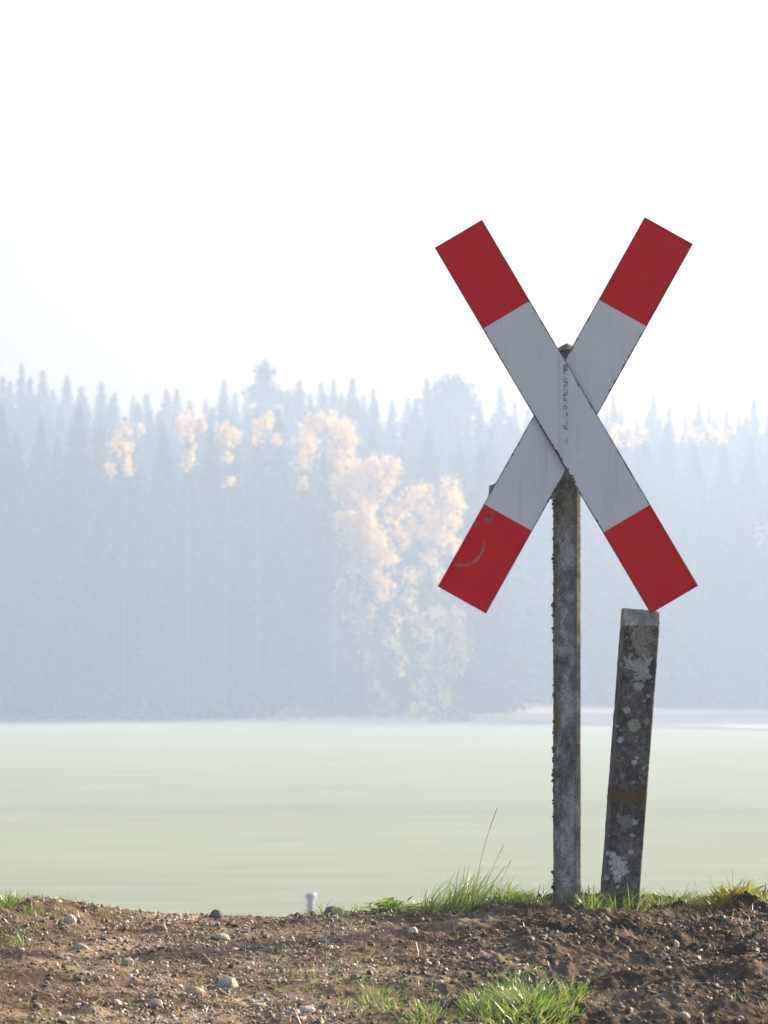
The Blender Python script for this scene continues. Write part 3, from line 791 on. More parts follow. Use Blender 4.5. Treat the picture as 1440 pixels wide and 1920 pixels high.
# lump of growth near the foot on the left
lump = crumbs('fungus', [(base.x - PW / 2 - 0.004, 9.985, base.z + (1690 - 1664) / F * 10), (base.x - PW / 2 - 0.007, 9.98, base.z + (1690 - 1661) / F * 10)], [0.007, 0.005], M_BARK, post, np.array(sign.location))

# folded metal bracket that holds the boards, a corner of it shows left of the lower left arm
def prism(poly, y0, y1, org):
    n = len(poly); V = [(p[0], y0, p[1]) for p in poly] + [(p[0], y1, p[1]) for p in poly]
    Fs = [np.array([list(range(n))]), np.array([list(range(2 * n - 1, n - 1, -1))]), np.array([[i, n + i, n + (i + 1) % n, (i + 1) % n] for i in range(n)])]
    return np.array(V) - org, Fs
poly = [(p.x, p.z) for p in (P(c[0], c[1], 9.95) for c in [(933, 905), (917, 911), (916, 930), (909, 945), (940, 950), (1040, 935), (1040, 912)])]
v, fs = prism(poly, 9.940, 9.945, np.array(sign.location))
obj('bracket', make_mesh('bracket', v, fs, False, colors=np.full((len(v), 3), 0.26) * np.array([0.9, 1, 1.15]), mat=M_METAL), parent=sign)
# hanger strap between the boards and the post
poly = [(p.x, p.z) for p in (P(c[0], c[1], 9.95) for c in [(1045, 740), (1075, 740), (1075, 850), (1045, 850)])]
v, fs = prism(poly, 9.936, 9.968, np.array(sign.location))
obj('bracket', make_mesh('bracket', v, fs, False, colors=np.full((len(v), 3), 0.12), mat=M_METAL), parent=sign)

# ------------------------------------------------------------------ leaning marker post
LY = 10.11
b2 = P(1162, 1680, LY); t2p = P(1202, 1143, LY)
H2 = (t2p - b2).length
lean = math.atan2(t2p.x - b2.x, t2p.z - b2.z)
mp_ = None
W2 = 66.0 / F * LY
BL = []  # lichen blobs: u (m), v (m), r (m), colour, irregularity
def blob(px, py, r, col, irr=0.35, ry=None):
    p = P(px, py, LY); dx, dz = p.x - b2.x, p.z - b2.z
    u = dx * math.cos(lean) - dz * math.sin(lean); v = dx * math.sin(lean) + dz * math.cos(lean)
    BL.append((u, v, r / F * LY, (ry or r) / F * LY, np.array(col), irr))
PALE = (0.34, 0.36, 0.35); WHT = (0.46, 0.47, 0.50); OLV = (0.25, 0.25, 0.19); GRN = (0.30, 0.32, 0.25)
blob(1203, 1196, 26, OLV, 0.6, 20); blob(1205, 1222, 14, OLV, 0.5)
blob(1193, 1246, 20, PALE, 0.7, 18); blob(1200, 1266, 15, PALE, 0.7); blob(1213, 1240, 9, PALE, 0.7); blob(1196, 1285, 9, PALE, 0.5)
blob(1187, 1360, 12.5, GRN, 0.18); blob(1173, 1331, 7, PALE, 0.2); blob(1161, 1386, 5.5, WHT, 0.3); blob(1187, 1428, 5, WHT, 0.3); blob(1192, 1420, 3.5, WHT, 0.3)
blob(1213, 1304, 3.5, PALE, 0.2); blob(1206, 1314, 3, PALE, 0.2); blob(1210, 1352, 5, OLV, 0.5); blob(1205, 1440, 3, PALE, 0.2); blob(1190, 1388, 2.5, PALE, 0.2); blob(1186, 1466, 3, PALE, 0.3)
blob(1168, 1540, 14, (0.2, 0.2, 0.2), 0.8, 12); blob(1190, 1540, 5, PALE, 0.6); blob(1186, 1566, 6, PALE, 0.6, 3); blob(1181, 1596, 5, PALE, 0.4)
blob(1152, 1612, 12, WHT, 0.75, 12); blob(1162, 1628, 14, WHT, 0.75, 14); blob(1156, 1645, 8, WHT, 0.7, 12); blob(1143, 1602, 8, WHT, 0.7); blob(1135, 1644, 5, PALE, 0.5); blob(1185, 1655, 7, (0.2, 0.2, 0.2), 0.7)
for _ in range(55):
    blob(RNG.uniform(1135, 1230), RNG.uniform(1190, 1670), np.clip(RNG.lognormal(0.45, 0.5), 0.9, 4.5), random.choice([PALE, OLV, (0.2, 0.2, 0.195)]), 0.4)
def col_marker(X, Y, Z):
    a = fbm(X * 30, Y * 30, Z * 14, seed=201, oct=5); b = fbm(X * 110, Y * 110, Z * 90, seed=211, oct=4)
    d0 = np.array([0.055, 0.052, 0.050]); d1 = np.array([0.19, 0.18, 0.165])
    t = np.clip(0.36 + 0.9 * a + 0.8 * b, 0, 1)[..., None]
    col = d0 + (d1 - d0) * t
    lift = 0.0006 * b
    front = Y < -0.015
    for (u, v, rx, ry, c, irr) in BL:
        near = (np.abs(Z - v) < ry * 2.2)
        if not near.any(): continue
        d = np.hypot((X - u) / rx, (Z - v) / ry) + irr * (fbm(X * 75 + u * 31, Z * 75, seed=221, oct=5, gain=0.7) * 2.1)
        m = smooth01(1.05, 0.9, d) * front
        k = m[..., None] * (0.9 - 0.25 * np.clip(b, 0, 1)[..., None])
        col = col * (1 - k) + c * (1 + 0.18 * b[..., None]) * k
        lift = lift + 0.0007 * m
    zm0, zm1 = (1680 - 1506) / F * LY, (1680 - 1478) / F * LY
    m = (smooth01(zm0 - 0.004, zm0 + 0.006, Z + 0.004 * a) * smooth01(zm1 + 0.008, zm1 - 0.006, Z + 0.006 * a) * np.clip(0.75 + 0.5 * b, 0, 1))[..., None]
    col = col * (1 - m) + np.array([0.10, 0.07, 0.022]) * m
    lift = lift + 0.001 * m[..., 0] * np.clip(b + 0.4, 0, 1)
    topm = smooth01(H2 - 0.054, H2 - 0.046, Z + 0.004 * a)[..., None] * 0.85  # sky light on the sloped top, painted in as a paler tone
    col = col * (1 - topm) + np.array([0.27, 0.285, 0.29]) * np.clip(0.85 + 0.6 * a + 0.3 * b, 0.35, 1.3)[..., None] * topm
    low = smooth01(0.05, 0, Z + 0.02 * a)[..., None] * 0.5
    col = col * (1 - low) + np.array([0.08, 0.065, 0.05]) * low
    return np.clip(col, 0.01, 1), lift
D2 = 0.085
def marker_top(X, Y): return np.minimum(H2, H2 - 0.047 + 1.25 * np.maximum(Y + D2 / 2, 0)) + 0.0015 * noise(X * 60, Y * 60, seed=5)
def ch_prof(w, d, c, rot):
    return oct_prof(w, d, c, c, rot)
zs = np.concatenate([[-0.3, -0.15], np.arange(-0.06, H2 - 0.049, 0.003), np.linspace(H2 - 0.0485, H2 + 0.002, 16)])
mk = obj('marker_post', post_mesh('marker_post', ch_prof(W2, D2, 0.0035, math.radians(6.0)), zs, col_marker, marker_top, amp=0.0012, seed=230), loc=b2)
mk.rotation_euler = (0, lean, 0)
tag(mk, 'short leaning square concrete post mottled with pale lichen', 'post')
pts, szs = [], []
for _ in range(130):
    z = RNG.uniform(0.05, H2 - 0.02); pts.append((W2 / 2 + RNG.normal(-0.001, 0.0012), RNG.uniform(-0.03, 0.02), z)); szs.append(np.clip(RNG.lognormal(math.log(0.0013), 0.5), 0.0006, 0.004))
for q in [(1232, 1180), (1231, 1215), (1230, 1240), (1228, 1252), (1217, 1382)]:
    pts.append((W2 / 2 - 0.0005, -0.025, (1680 - q[1]) / F * LY / math.cos(lean))); szs.append(0.0035)
crumbs('lichen', pts, szs, M_LICH, mk, np.zeros(3))['kind'] = 'stuff'

# ------------------------------------------------------------------ white marker far out on the field edge
my = 58.5 * K; mz = field_z(np.array([0.0]), np.array([my]))[0]
mc = P(583, 1690, my)
root = empty('field_marker', (mc.x, my, mz))
tag(root, 'small white marker with a wider cap standing in the field beyond the crest', 'marker')
s_ = my / F
def lathe(name, prof, k, mat, col, parent):
    a = np.arange(k) / k * 2 * math.pi; V = []
    for r, z in prof: V.append(np.stack([r * np.cos(a), r * np.sin(a), 0 * a + z], -1))
    V = np.concatenate(V); fs = [grid_faces(len(prof), k, wrap=True), (np.arange(k)[::-1])[None], ((len(prof) - 1) * k + np.arange(k))[None]]
    return obj(name, make_mesh(name, V, fs, False, colors=np.tile(col, (len(V), 1)), mat=mat), parent=parent)
topz = mc.z + 15 * s_ - mz
lathe('shaft', [(0.08, -0.1), (0.083, topz * 0.5), (0.083, topz - 0.14), (0.088, topz - 0.12)], 16, M_METAL, (0.27, 0.27, 0.29), root)
lathe('cap', [(0.118, topz - 0.12), (0.12, topz - 0.025), (0.108, topz), (0.02, topz + 0.006)], 16, M_METAL, (0.27, 0.27, 0.29), root)

# ------------------------------------------------------------------ trees
def tube(pts, radii, k=6):
    V = []
    pts = [np.array(p, float) for p in pts]
    a = np.arange(k) / k * 2 * math.pi
    for i, p in enumerate(pts):
        t = pts[min(i + 1, len(pts) - 1)] - pts[max(i - 1, 0)]; t /= np.linalg.norm(t) + 1e-9
        ref = np.array([1.0, 0, 0]) if abs(t[0]) < 0.8 else np.array([0, 1.0, 0])
        e1 = np.cross(t, ref); e1 /= np.linalg.norm(e1); e2 = np.cross(t, e1)
        V.append(p + radii[i] * (np.cos(a)[:, None] * e1 + np.sin(a)[:, None] * e2))
    return np.concatenate(V), grid_faces(len(pts), k, wrap=True)

def quads(c, d, s, L, W):
    """leaf sprays: centre c, long axis d, side s -> pointed six-cornered faces (two quads)"""
    a = c - d * L[:, None] / 2; b = c + d * L[:, None] / 2
    m1 = c - d * L[:, None] * 0.1 + s * W[:, None] / 2; m2 = c - d * L[:, None] * 0.1 - s * W[:, None] / 2
    V = np.stack([a, m1, b, m2], 1).reshape(-1, 3)
    return V, (np.arange(len(c)) * 4)[:, None] + np.arange(4)[None]

def unit(v): return v / (np.linalg.norm(v, axis=-1, keepdims=True) + 1e-9)

def spruce_meshes(seed, H=25.0, R=2.7, dens=1.0, droop=0.35, ragged=0.25, bare=0.0):
    r = np.random.default_rng(seed)
    C, D, S, L, W = [], [], [], [], []
    z = H * (0.02 + bare)
    while z < H * 0.995:
        t = z / H
        rad = R * (1 - t) ** 0.9 * r.uniform(0.75, 1.2) + 0.03
        nb = max(6, int((7 + 5 * (1 - t)) * dens))
        a0 = r.uniform(0, 6.28)
        for b in range(nb):
            a = a0 + 6.283 * b / nb + r.normal(0, 0.2); rl = rad * np.clip(r.normal(1, ragged), 0.4, 1.5)
            m = max(4, int(rl / 0.17))
            q = (np.arange(m) + 0.6) / m
            rise = 0.5 * (t > 0.85) * rl
            x = rl * q; zz = z - droop * rl * q ** 1.4 + 0.18 * rl * q ** 3 + rise * q + r.normal(0, 0.07, m)
            c = np.stack([np.cos(a) * x + r.normal(0, 0.08, m), np.sin(a) * x + r.normal(0, 0.08, m), zz], -1)
            da = a + r.normal(0, 0.6, m)
            d = unit(np.stack([np.cos(da), np.sin(da), -0.4 - 0.5 * r.uniform(size=m)], -1))
            s = unit(np.cross(d, r.normal(size=(m, 3))))
            C.append(c); D.append(d); S.append(s); k_ = 0.2 + 0.8 * min(1, (1 - t) * 4.5); L.append(r.uniform(0.45, 0.95, m) * k_); W.append(r.uniform(0.22, 0.46, m) * k_)
        z += r.uniform(0.28, 0.5) * (1.0 - 0.62 * t)
    V, Q = quads(np.concatenate(C), np.concatenate(D), np.concatenate(S), np.concatenate(L), np.concatenate(W))
    crown = make_mesh('spruce_crown', V, [Q], False, mat=M_SPRUCE)
    zz = np.linspace(-0.5, H, 14)
    tv, tf = tube([(0.1 * math.sin(q * 0.2 + seed), 0.1 * math.cos(q * 0.17), q) for q in zz], [0.26 * (1 - max(q, 0) / H) + 0.035 for q in zz])
    return crown, make_mesh('spruce_trunk', tv, [tf], True, mat=M_BARK)

PROT = [spruce_meshes(s, R=R, dens=d, droop=dr, ragged=rg) for (s, R, d, dr, rg) in
        [(1, 3.9, 1.0, 0.35, 0.25), (2, 3.4, 1.0, 0.5, 0.3), (3, 4.3, 1.1, 0.4, 0.25), (4, 3.2, 0.9, 0.3, 0.35), (5, 3.7, 0.9, 0.5, 0.4), (6, 4.1, 1.0, 0.42, 0.2)]]

def place(root, crown, trunk):
    obj('crown', crown, root); obj('trunk', trunk, root)
proto = None
def spruce(px, top, Y, label, group, kind=None, wide=1.0):
    k = RNG.integers(len(PROT)) if kind is None else kind
    Y = Y * K; x = (px - 720) / F * Y; g = float(field_z(np.array([x]), np.array([Y]))[0]); zt = EYE + (HOR - top) / F * Y
    s = (zt - g) / 25.0
    o = empty('spruce_tree', (x, Y, g)); o.scale = (s * wide, s * wide, s); o.rotation_euler = (0, 0, RNG.uniform(0, 6.28))
    place(o, *PROT[k]); tag(o, label, 'tree', group)
    return o

L_FRONT = 'dark hazy spruce in the dense front wall of the far forest'
L_MID = 'fainter spruce packed behind the front wall of the far forest'
L_SKY = 'pale spruce whose pointed tip stands against the white sky'
L_RIGHT = 'pale hazy spruce in the forest wall beyond the stubble strip'
# front wall, left half
px = -330
while px < 905:
    near_gold = 585 < px < 900
    top = RNG.uniform(880, 985) if near_gold else RNG.uniform(765, 865) - 20 * (px < 200)
    spruce(px, top, RNG.uniform(279, 286), L_FRONT, 'spruces of the front forest wall', wide=1.12)
    px += RNG.uniform(30, 74)
spruce(606, 846, 277.5, 'dark pointed spruce standing in the arch of the golden birch crowns', 'spruces of the front forest wall', 3, 0.95)
px = -310
while px < 930:
    spruce(px, RNG.uniform(760, 815) + 30 * (px > 560), RNG.uniform(296, 306), L_MID, 'spruces behind the front wall', wide=1.2)
    px += RNG.uniform(46, 66)
# skyline, left half
SKY_L = [(-290, 690), (-235, 715), (-180, 700), (-120, 690), (-70, 708), (-30, 700), (5, 705), (40, 683), (80, 694), (100, 730), (125, 703), (152, 722), (190, 714), (215, 733), (250, 742), (275, 736), (312, 728), (332, 728), (356, 750), (386, 748), (420, 712), (441, 735), (462, 745),
               (540, 728), (561, 712), (602, 714), (625, 711), (640, 735), (661, 706), (682, 738), (700, 730), (735, 748), (765, 745), (800, 706), (900, 748), (938, 724), (965, 752), (990, 765)]
for (x, t) in SKY_L:
    spruce(x, t, RNG.uniform(350, 385), L_SKY, 'spruces on the skyline', wide=RNG.uniform(1.0, 1.35))
px = -300
while px < 1000:
    spruce(px, np.interp(px, [q[0] for q in SKY_L], [q[1] for q in SKY_L]) + RNG.uniform(14, 46), RNG.uniform(325, 340), L_MID, 'spruces behind the front wall', wide=RNG.uniform(1.0, 1.35))
    px += RNG.uniform(14, 30)
spruce(497, 672, 352, 'tallest spruce with a broad conical crown above the skyline', 'spruces on the skyline', 2, 1.55)
# right half: forest edge further back
px = 880
while px < 1760:
    spruce(px, RNG.uniform(800, 870), RNG.uniform(316, 320), L_RIGHT, 'spruces beyond the stubble strip', wide=1.15)
    px += RNG.uniform(42, 58)
px = 860
while px < 1760:
    spruce(px, RNG.uniform(785, 830), RNG.uniform(324, 328), L_RIGHT, 'spruces beyond the stubble strip', wide=1.2)
    px += RNG.uniform(46, 60)
SKY_R = [(1020, 762), (1060, 770), (1105, 765), (1150, 738), (1165, 765), (1195, 782), (1225, 738), (1255, 758), (1285, 775), (1310, 755), (1330, 764), (1362, 758), (1385, 775), (1414, 742), (1440, 772), (1475, 750), (1510, 765), (1550, 742), (1590, 770), (1640, 750), (1700, 765)]
px = 1000
while px < 1700:
    spruce(px, np.interp(px, [q[0] for q in SKY_R], [q[1] for q in SKY_R]) + RNG.uniform(14, 44), RNG.uniform(350, 362), L_RIGHT, 'spruces beyond the stubble strip', wide=RNG.uniform(1.0, 1.3))
    px += RNG.uniform(16, 32)
for (x, t) in SKY_R:
    spruce(x, t, RNG.uniform(372, 395), L_SKY, 'spruces on the skyline', wide=RNG.uniform(0.85, 1.1))

def cloud_tree(name, Y, blobs, label, group, mat, stem_px, leaf=(0.2, 0.38), dens=1.0, bark=None, depth=0.9, top=None):
    """broad-leaved tree: leaf clumps round limbs; blobs are px, py, rx, ry in the picture at distance Y"""
    Y = Y * K; x0 = (stem_px - 720) / F * Y; g = float(field_z(np.array([x0]), np.array([Y]))[0])
    o = empty(name, (x0, Y, g)); s = Y / F
    C, S_ = [], []
    tv_all = []
    zt = max(EYE + (HOR - b[1]) * s - g for b in blobs)
    trunk = [(0.25 * math.sin(q * 1.7 + stem_px), 0.2 * math.cos(q * 1.3), -0.4 + (zt + 0.4) * q) for q in np.linspace(0, 1, 10)]
    tv_all.append(tube(trunk, [0.13 * (1 - 0.85 * q) for q in np.linspace(0, 1, 10)]))
    for (bx, by, rx, ry) in blobs:
        c = np.array([(bx - stem_px) * s, RNG.normal(0, 0.25), EYE + (HOR - by) * s - g]); rx, ry = rx * s, ry * s
        # limb from the trunk
        zz = max(c[2] - abs(c[0]) * 0.9 - 0.8, 0.8)
        st = np.array([0.1, 0, min(zz, zt * 0.9)]); mid = (st + c) / 2 + np.array([0, 0, -0.15])
        tv_all.append(tube([st, mid, c, c + np.array([0, 0, ry * 0.5])], [0.09, 0.07, 0.04, 0.015], 5))
        nsub = max(6, int(rx * ry * 13))
        for _ in range(nsub):
            u = unit(RNG.normal(size=3)) * RNG.uniform(0, 1) ** 0.45
            sc_ = c + u * np.array([rx, min(rx, ry) * depth, ry])
            n = int(24 * dens * RNG.uniform(0.4, 1.5)); rr = RNG.uniform(0.22, 0.5) * min(1.3, 0.5 + rx)
            C.append(sc_ + RNG.normal(size=(n, 3)) * np.array([rr, rr, rr * 1.15]) * 0.62)
    C = np.concatenate(C); n = len(C)
    d = unit(RNG.normal(size=(n, 3)) + np.array([0, 0, -0.5])); sd = unit(np.cross(d, RNG.normal(size=(n, 3))))
    V, Q = quads(C, d, sd, RNG.uniform(*leaf, n), RNG.uniform(leaf[0] * 0.7, leaf[1] * 0.7, n))
    obj('crown', make_mesh('leaf_crown', V, [Q], False, mat=mat), o)
    tv, tf = join(tv_all)
    obj('trunk', make_mesh('birch_trunk', tv, tf, True, mat=bark or M_BIRCH), o)
    tag(o, label, 'tree', group)
    return o
GB = 'golden autumn birches before the spruces'
cloud_tree('birch_tree', 276.5, [(575, 830, 20, 36), (585, 795, 22, 18), (606, 785, 20, 16), (640, 805, 26, 22), (655, 830, 16, 22), (570, 860, 14, 18), (568, 905, 8, 10), (635, 840, 18, 18), (645, 870, 20, 18)], 'golden birch whose crown arches over the dark pointed spruce', GB, M_GOLD, 628)
cloud_tree('birch_tree', 275, [(700, 880, 26, 30), (672, 900, 34, 32), (655, 930, 26, 20), (690, 935, 22, 24), (680, 970, 30, 20), (640, 980, 16, 18), (700, 1000, 26, 28), (672, 1020, 20, 30), (700, 1050, 20, 26), (655, 1000, 22, 30), (685, 1025, 24, 30), (735, 870, 16, 22), (720, 910, 20, 26), (640, 910, 20, 20), (695, 1145, 14, 16), (680, 1180, 12, 16), (716, 1040, 20, 22), (660, 1060, 14, 24), (690, 1075, 18, 26), (712, 1090, 18, 22), (712, 1122, 15, 12), (665, 1120, 10, 18)], 'tallest glowing golden birch with a crown hanging low in trails', GB, M_GOLD, 690)
cloud_tree('birch_tree', 273.5, [(845, 915, 22, 20), (858, 945, 16, 26), (835, 950, 20, 18), (850, 985, 18, 20), (830, 1010, 22, 20), (790, 925, 26, 16), (765, 945, 22, 16), (800, 960, 20, 20), (820, 980, 22, 24), (850, 1030, 16, 20), (800, 1000, 20, 22), (740, 960, 20, 22), (745, 1000, 16, 22), (825, 1080, 16, 20), (770, 990, 16, 18), (808, 1050, 18, 20), (775, 1080, 18, 18), (760, 1010, 14, 16)], 'golden birch with a lit right side at the corner of the forest', GB, M_GOLD, 815, dens=0.75)
cloud_tree('birch_tree', 271, [(820, 1150, 18, 20), (850, 1180, 20, 18), (866, 1210, 16, 20), (840, 1220, 24, 18), (872, 1238, 14, 14), (815, 1200, 18, 20), (850, 1255, 20, 14), (825, 1270, 18, 16), (835, 1300, 16, 14), (765, 1120, 16, 16), (775, 1160, 14, 18), (800, 1240, 16, 18), (790, 1290, 14, 16), (855, 1150, 14, 16), (795, 1190, 14, 18), (740, 1210, 10, 14)], 'low yellow green birch under the golden corner birch', GB, M_LIME, 835, dens=0.7)
for args in [(279, [(236, 805, 13, 18), (230, 835, 17, 22), (216, 828, 10, 12), (238, 865, 8, 12), (262, 806, 5, 8), (206, 880, 8, 12), (240, 880, 8, 6)], 'small golden birch top between dark spruces on the far left', 232),
             (279, [(345, 790, 16, 14), (356, 812, 15, 14), (380, 795, 9, 16), (340, 815, 8, 10), (360, 842, 9, 16), (352, 870, 9, 10)], 'pale orange birch top with two forks left of the tall spruce', 356),
             (279, [(418, 808, 18, 10), (440, 812, 8, 8), (424, 828, 14, 14), (428, 855, 9, 14), (430, 905, 6, 18)], 'small pale orange birch top right of the forked one', 426),
             (279, [(485, 800, 14, 12), (480, 822, 10, 12), (500, 790, 12, 14), (520, 825, 8, 10)], 'faint pinkish birch top under the tallest spruce', 488)]:
    cloud_tree('birch_tree', args[0], args[1], args[2], GB, M_GOLD, args[3], dens=0.8, bark=M_BARK)
for args in [(314, [(1165, 800, 22, 14), (1185, 830, 24, 14), (1205, 815, 14, 12), (1150, 820, 14, 16)], 'faint pinkish birch top seen right of the crossbuck', 1180),
             (314, [(1290, 815, 16, 12), (1335, 805, 24, 14), (1350, 820, 20, 12), (1310, 825, 14, 12)], 'faint orange birch top at the right of the forest', 1325),
             (314, [(1422, 1000, 9, 12), (1436, 990, 8, 10), (1430, 1018, 8, 8)], 'lone golden sapling low in the forest at the right edge', 1428)]:
    cloud_tree('birch_tree', args[0], args[1], args[2], GB, M_GOLD, args[3], dens=0.3, bark=M_BARK)
cloud_tree('birch_tree', 274.2, [(735, 1110, 14, 22), (660, 1150, 12, 22), (745, 1160, 12, 22), (725, 1200, 12, 24), (690, 1230, 12, 22), (750, 1250, 14, 22), (710, 1290, 12, 20), (735, 1060, 14, 22), (640, 1090, 10, 20)], 'thin half bare birch between the tall golden birch and the corner birch', GB, M_GOLD, 728, dens=0.3)
def leaf_mass(name, spots, mat, label, cat):
    C = []
    for (x, y, g, w_, h_) in spots:
        n = int(10 + 26 * w_ * h_)
        C.append(np.array([x, y, g]) + np.stack([RNG.normal(0, w_ * 0.5, n), RNG.normal(0, 0.5, n), np.abs(RNG.normal(0, 0.5, n)) * h_ + 0.05], -1))
    C = np.concatenate(C); n = len(C)
    d = unit(RNG.normal(size=(n, 3)) + np.array([0, 0, 0.6])); sd = unit(np.cross(d, RNG.normal(size=(n, 3))))
    V, Q = quads(C, d, sd, RNG.uniform(0.25, 0.55, n), RNG.uniform(0.15, 0.4, n))
    tag(obj(name, make_mesh(name, V, [Q], False, mat=mat)), label, cat, kind='stuff')
sp = []
for px in np.arange(-320, 900, 7.0):
    Y = RNG.uniform(272, 279) * K; x = (px - 720) / F * Y
    if RNG.uniform() < 0.7: sp.append((x, Y, float(field_z(np.array([x]), np.array([Y]))[0]), RNG.uniform(0.5, 1.4), np.clip(RNG.lognormal(-0.5, 0.6), 0.2, 2.2)))
for px in np.arange(900, 1760, 9.0):
    Y = RNG.uniform(316, 319) * K; x = (px - 720) / F * Y
    if RNG.uniform() < 0.7: sp.append((x, Y, float(field_z(np.array([x]), np.array([Y]))[0]), RNG.uniform(0.5, 1.4), np.clip(RNG.lognormal(-0.5, 0.6), 0.2, 2.0)))
leaf_mass('undergrowth', sp, M_UNDER, 'dim scrub and tall weeds along the foot of the far forest', 'undergrowth')
def far_wood(label, lo, hi):
    VV, QQ, n = [], [], 0
    for row, (ya, yb) in enumerate([(281, 287), (296, 306), (325, 340)]):
        px = lo
        while px < hi:
            me = PROT[RNG.integers(len(PROT))][0]
            v = np.empty(len(me.vertices) * 3, np.float32); me.vertices.foreach_get('co', v); v = v.reshape(-1, 3)
            Y = RNG.uniform(ya, yb) * K; x = (px - 720) / F * Y; g = float(field_z(np.array([x]), np.array([Y]))[0])
            s_ = (EYE + (HOR - RNG.uniform(700, 800)) / F * Y - g) / 25; a = RNG.uniform(0, 6.28); w_ = s_ * 1.25
            VV.append(np.stack([(v[:, 0] * math.cos(a) - v[:, 1] * math.sin(a)) * w_ + x, (v[:, 0] * math.sin(a) + v[:, 1] * math.cos(a)) * w_ + Y, v[:, 2] * s_ + g], -1))
            QQ.append(np.arange(len(v)).reshape(-1, 4) + n); n += len(v)
            px += RNG.uniform(48, 74)
    tag(obj('forest', make_mesh('forest', np.concatenate(VV), [np.concatenate(QQ)], False, mat=M_SPRUCE)), label, 'forest', kind='stuff')
far_wood('hazy spruce wood going on to the left of the forest wall', -1150, -345)
far_wood('hazy spruce wood going on to the right of the forest wall', 1775, 2500)

# broad pine on the skyline
cloud_tree('pine_tree', 350, [(848, 715, 22, 16), (870, 735, 24, 18), (826, 735, 20, 18), (850, 760, 40, 24), (880, 765, 24, 20), (820, 770, 26, 20), (850, 800, 40, 26)], 'broad round topped pine on the skyline left of the crossbuck', 'pines on the skyline', M_PINE, 850, leaf=(0.3, 0.6), bark=M_BARK)
cloud_tree('pine_tree', 347, [(497, 700, 18, 14), (480, 740, 20, 20), (515, 745, 22, 20), (545, 760, 20, 20)], 'ragged pine pressed against the tallest spruce', 'pines on the skyline', M_PINE, 510, leaf=(0.3, 0.6), bark=M_BARK)

# shrubs at the forest foot
def shrub(Y, blobs, label, mat, stem, dens=1.0):
    o = cloud_tree('shrub', Y, blobs, label, 'shrubs at the forest foot', mat, stem, leaf=(0.16, 0.32), dens=dens)
    o['category'] = 'shrub'
shrub(268, [(560, 1338, 22, 7), (590, 1339, 18, 6), (535, 1340, 14, 5)], 'low pale brown brush heap at the foot of the dark forest', M_BROWN, 562, 0.8)
shrub(267, [(785, 1328, 20, 10), (770, 1335, 12, 8), (810, 1334, 14, 8), (832, 1308, 9, 10)], 'pale yellow shrub at the foot of the golden birches', M_LIME, 790, 0.7)
shrub(262, [(845, 1345, 18, 6), (870, 1346, 12, 5), (820, 1347, 16, 5)], 'dark flat brush heap at the corner of the stubble strip', M_SPRUCE, 846, 1.2)
shrub(270, [(700, 1335, 14, 9), (735, 1330, 10, 14), (720, 1340, 12, 6)], 'small dim shrub beside the birch trunk', M_BROWN, 722, 0.7)

# ------------------------------------------------------------------ haze
hz = np.array([(x, y, z) for x in (-330, 330) for y in (-56, 560) for z in (-7.0, 36.0)])
fs = np.array([[0, 1, 3, 2], [4, 6, 7, 5], [0, 4, 5, 1], [2, 3, 7, 6], [0, 2, 6, 4], [1, 5, 7, 3]])
m, nt, out = new_mat('morning_haze')
pv = N(nt, 'ShaderNodeVolumePrincipled')
pv.inputs['Color'].default_value = (0.575, 0.715, 1.0, 1)
pv.inputs['Density'].default_value = 0.00142
pv.inputs['Anisotropy'].default_value = 0.35
nt.links.new(pv.outputs[0], out.inputs['Volume'])
# keep the ground wholly inside the box
hz[:, 0] *= 1.7; hz[hz[:, 1] < 0, 1] = -75; hz[hz[:, 1] > 0, 1] = 900; hz[hz[:, 2] < 0, 2] = -9.5
haze = obj('haze', make_mesh('haze', hz, [fs], False, mat=m))
tag(haze, 'pale morning haze filling the air over the field and forest', 'haze', kind='stuff')

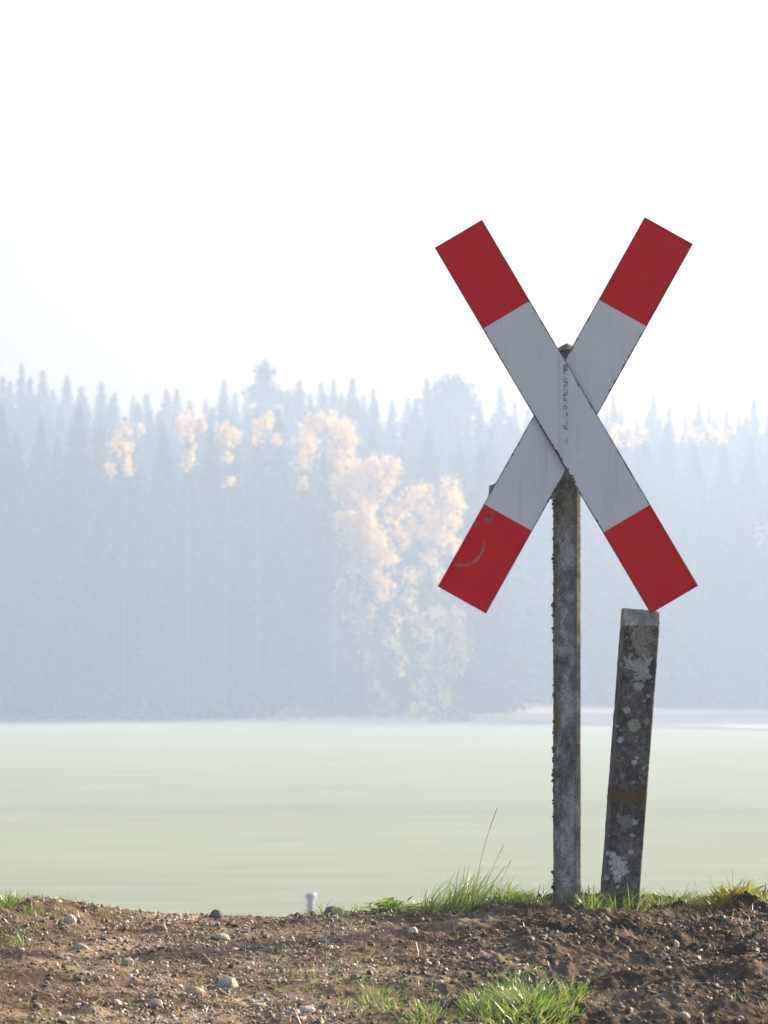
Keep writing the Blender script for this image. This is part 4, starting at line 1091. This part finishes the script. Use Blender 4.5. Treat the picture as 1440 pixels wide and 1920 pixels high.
# ------------------------------------------------------------------ light, sky, camera
w = bpy.data.worlds.new('World'); scene.world = w; w.use_nodes = True
nt = w.node_tree; nt.nodes.clear()
out = nt.nodes.new('ShaderNodeOutputWorld'); bg = nt.nodes.new('ShaderNodeBackground'); sky = nt.nodes.new('ShaderNodeTexSky')
sky.sky_type = 'NISHITA'; sky.sun_disc = False; sky.sun_elevation = SUN_EL; sky.sun_rotation = SUN_AZ
sky.air_density = 1.0; sky.dust_density = 7; sky.ozone_density = 0.6
bg.inputs[1].default_value = 0.15
nt.links.new(sky.outputs[0], bg.inputs[0]); nt.links.new(bg.outputs[0], out.inputs[0])
sd = bpy.data.lights.new('sun', 'SUN'); sd.energy = 4.9; sd.angle = math.radians(0.5); sd.color = (1.0, 0.86, 0.68)
so = bpy.data.objects.new('sun', sd); COL.objects.link(so)
sdir = Vector((math.cos(SUN_EL) * math.sin(SUN_AZ), math.cos(SUN_EL) * math.cos(SUN_AZ), math.sin(SUN_EL)))
so.rotation_euler = (-sdir).to_track_quat('-Z', 'Y').to_euler(); so.location = sdir * 50

cd = bpy.data.cameras.new('camera'); cam = bpy.data.objects.new('camera', cd); COL.objects.link(cam)
cam.location = (0, 0, EYE); cam.rotation_euler = (math.radians(90), 0, 0)
cd.sensor_fit = 'VERTICAL'; cd.sensor_height = 36; cd.sensor_width = 27; cd.lens = F / 1920 * 36
cd.shift_y = (HOR - 960) / 1920
cd.clip_start = 0.1; cd.clip_end = 3000
cd.dof.use_dof = True; cd.dof.focus_distance = 9.9; cd.dof.aperture_fstop = 10.5
scene.camera = cam

scene.render.engine = 'CYCLES'
scene.view_settings.view_transform = 'Standard'; scene.view_settings.look = 'None'
scene.view_settings.exposure = 1.2; scene.view_settings.gamma = 1
scene.render.resolution_x = 768; scene.render.resolution_y = 1024
cy = scene.cycles
cy.use_denoising = True
try: cy.denoiser = 'OPENIMAGEDENOISE'
except Exception: pass
cy.max_bounces = 6; cy.diffuse_bounces = 3; cy.glossy_bounces = 2; cy.transmission_bounces = 4; cy.volume_bounces = 2
cy.use_adaptive_sampling = True; cy.adaptive_threshold = 0.015
cy.sample_clamp_indirect = 8
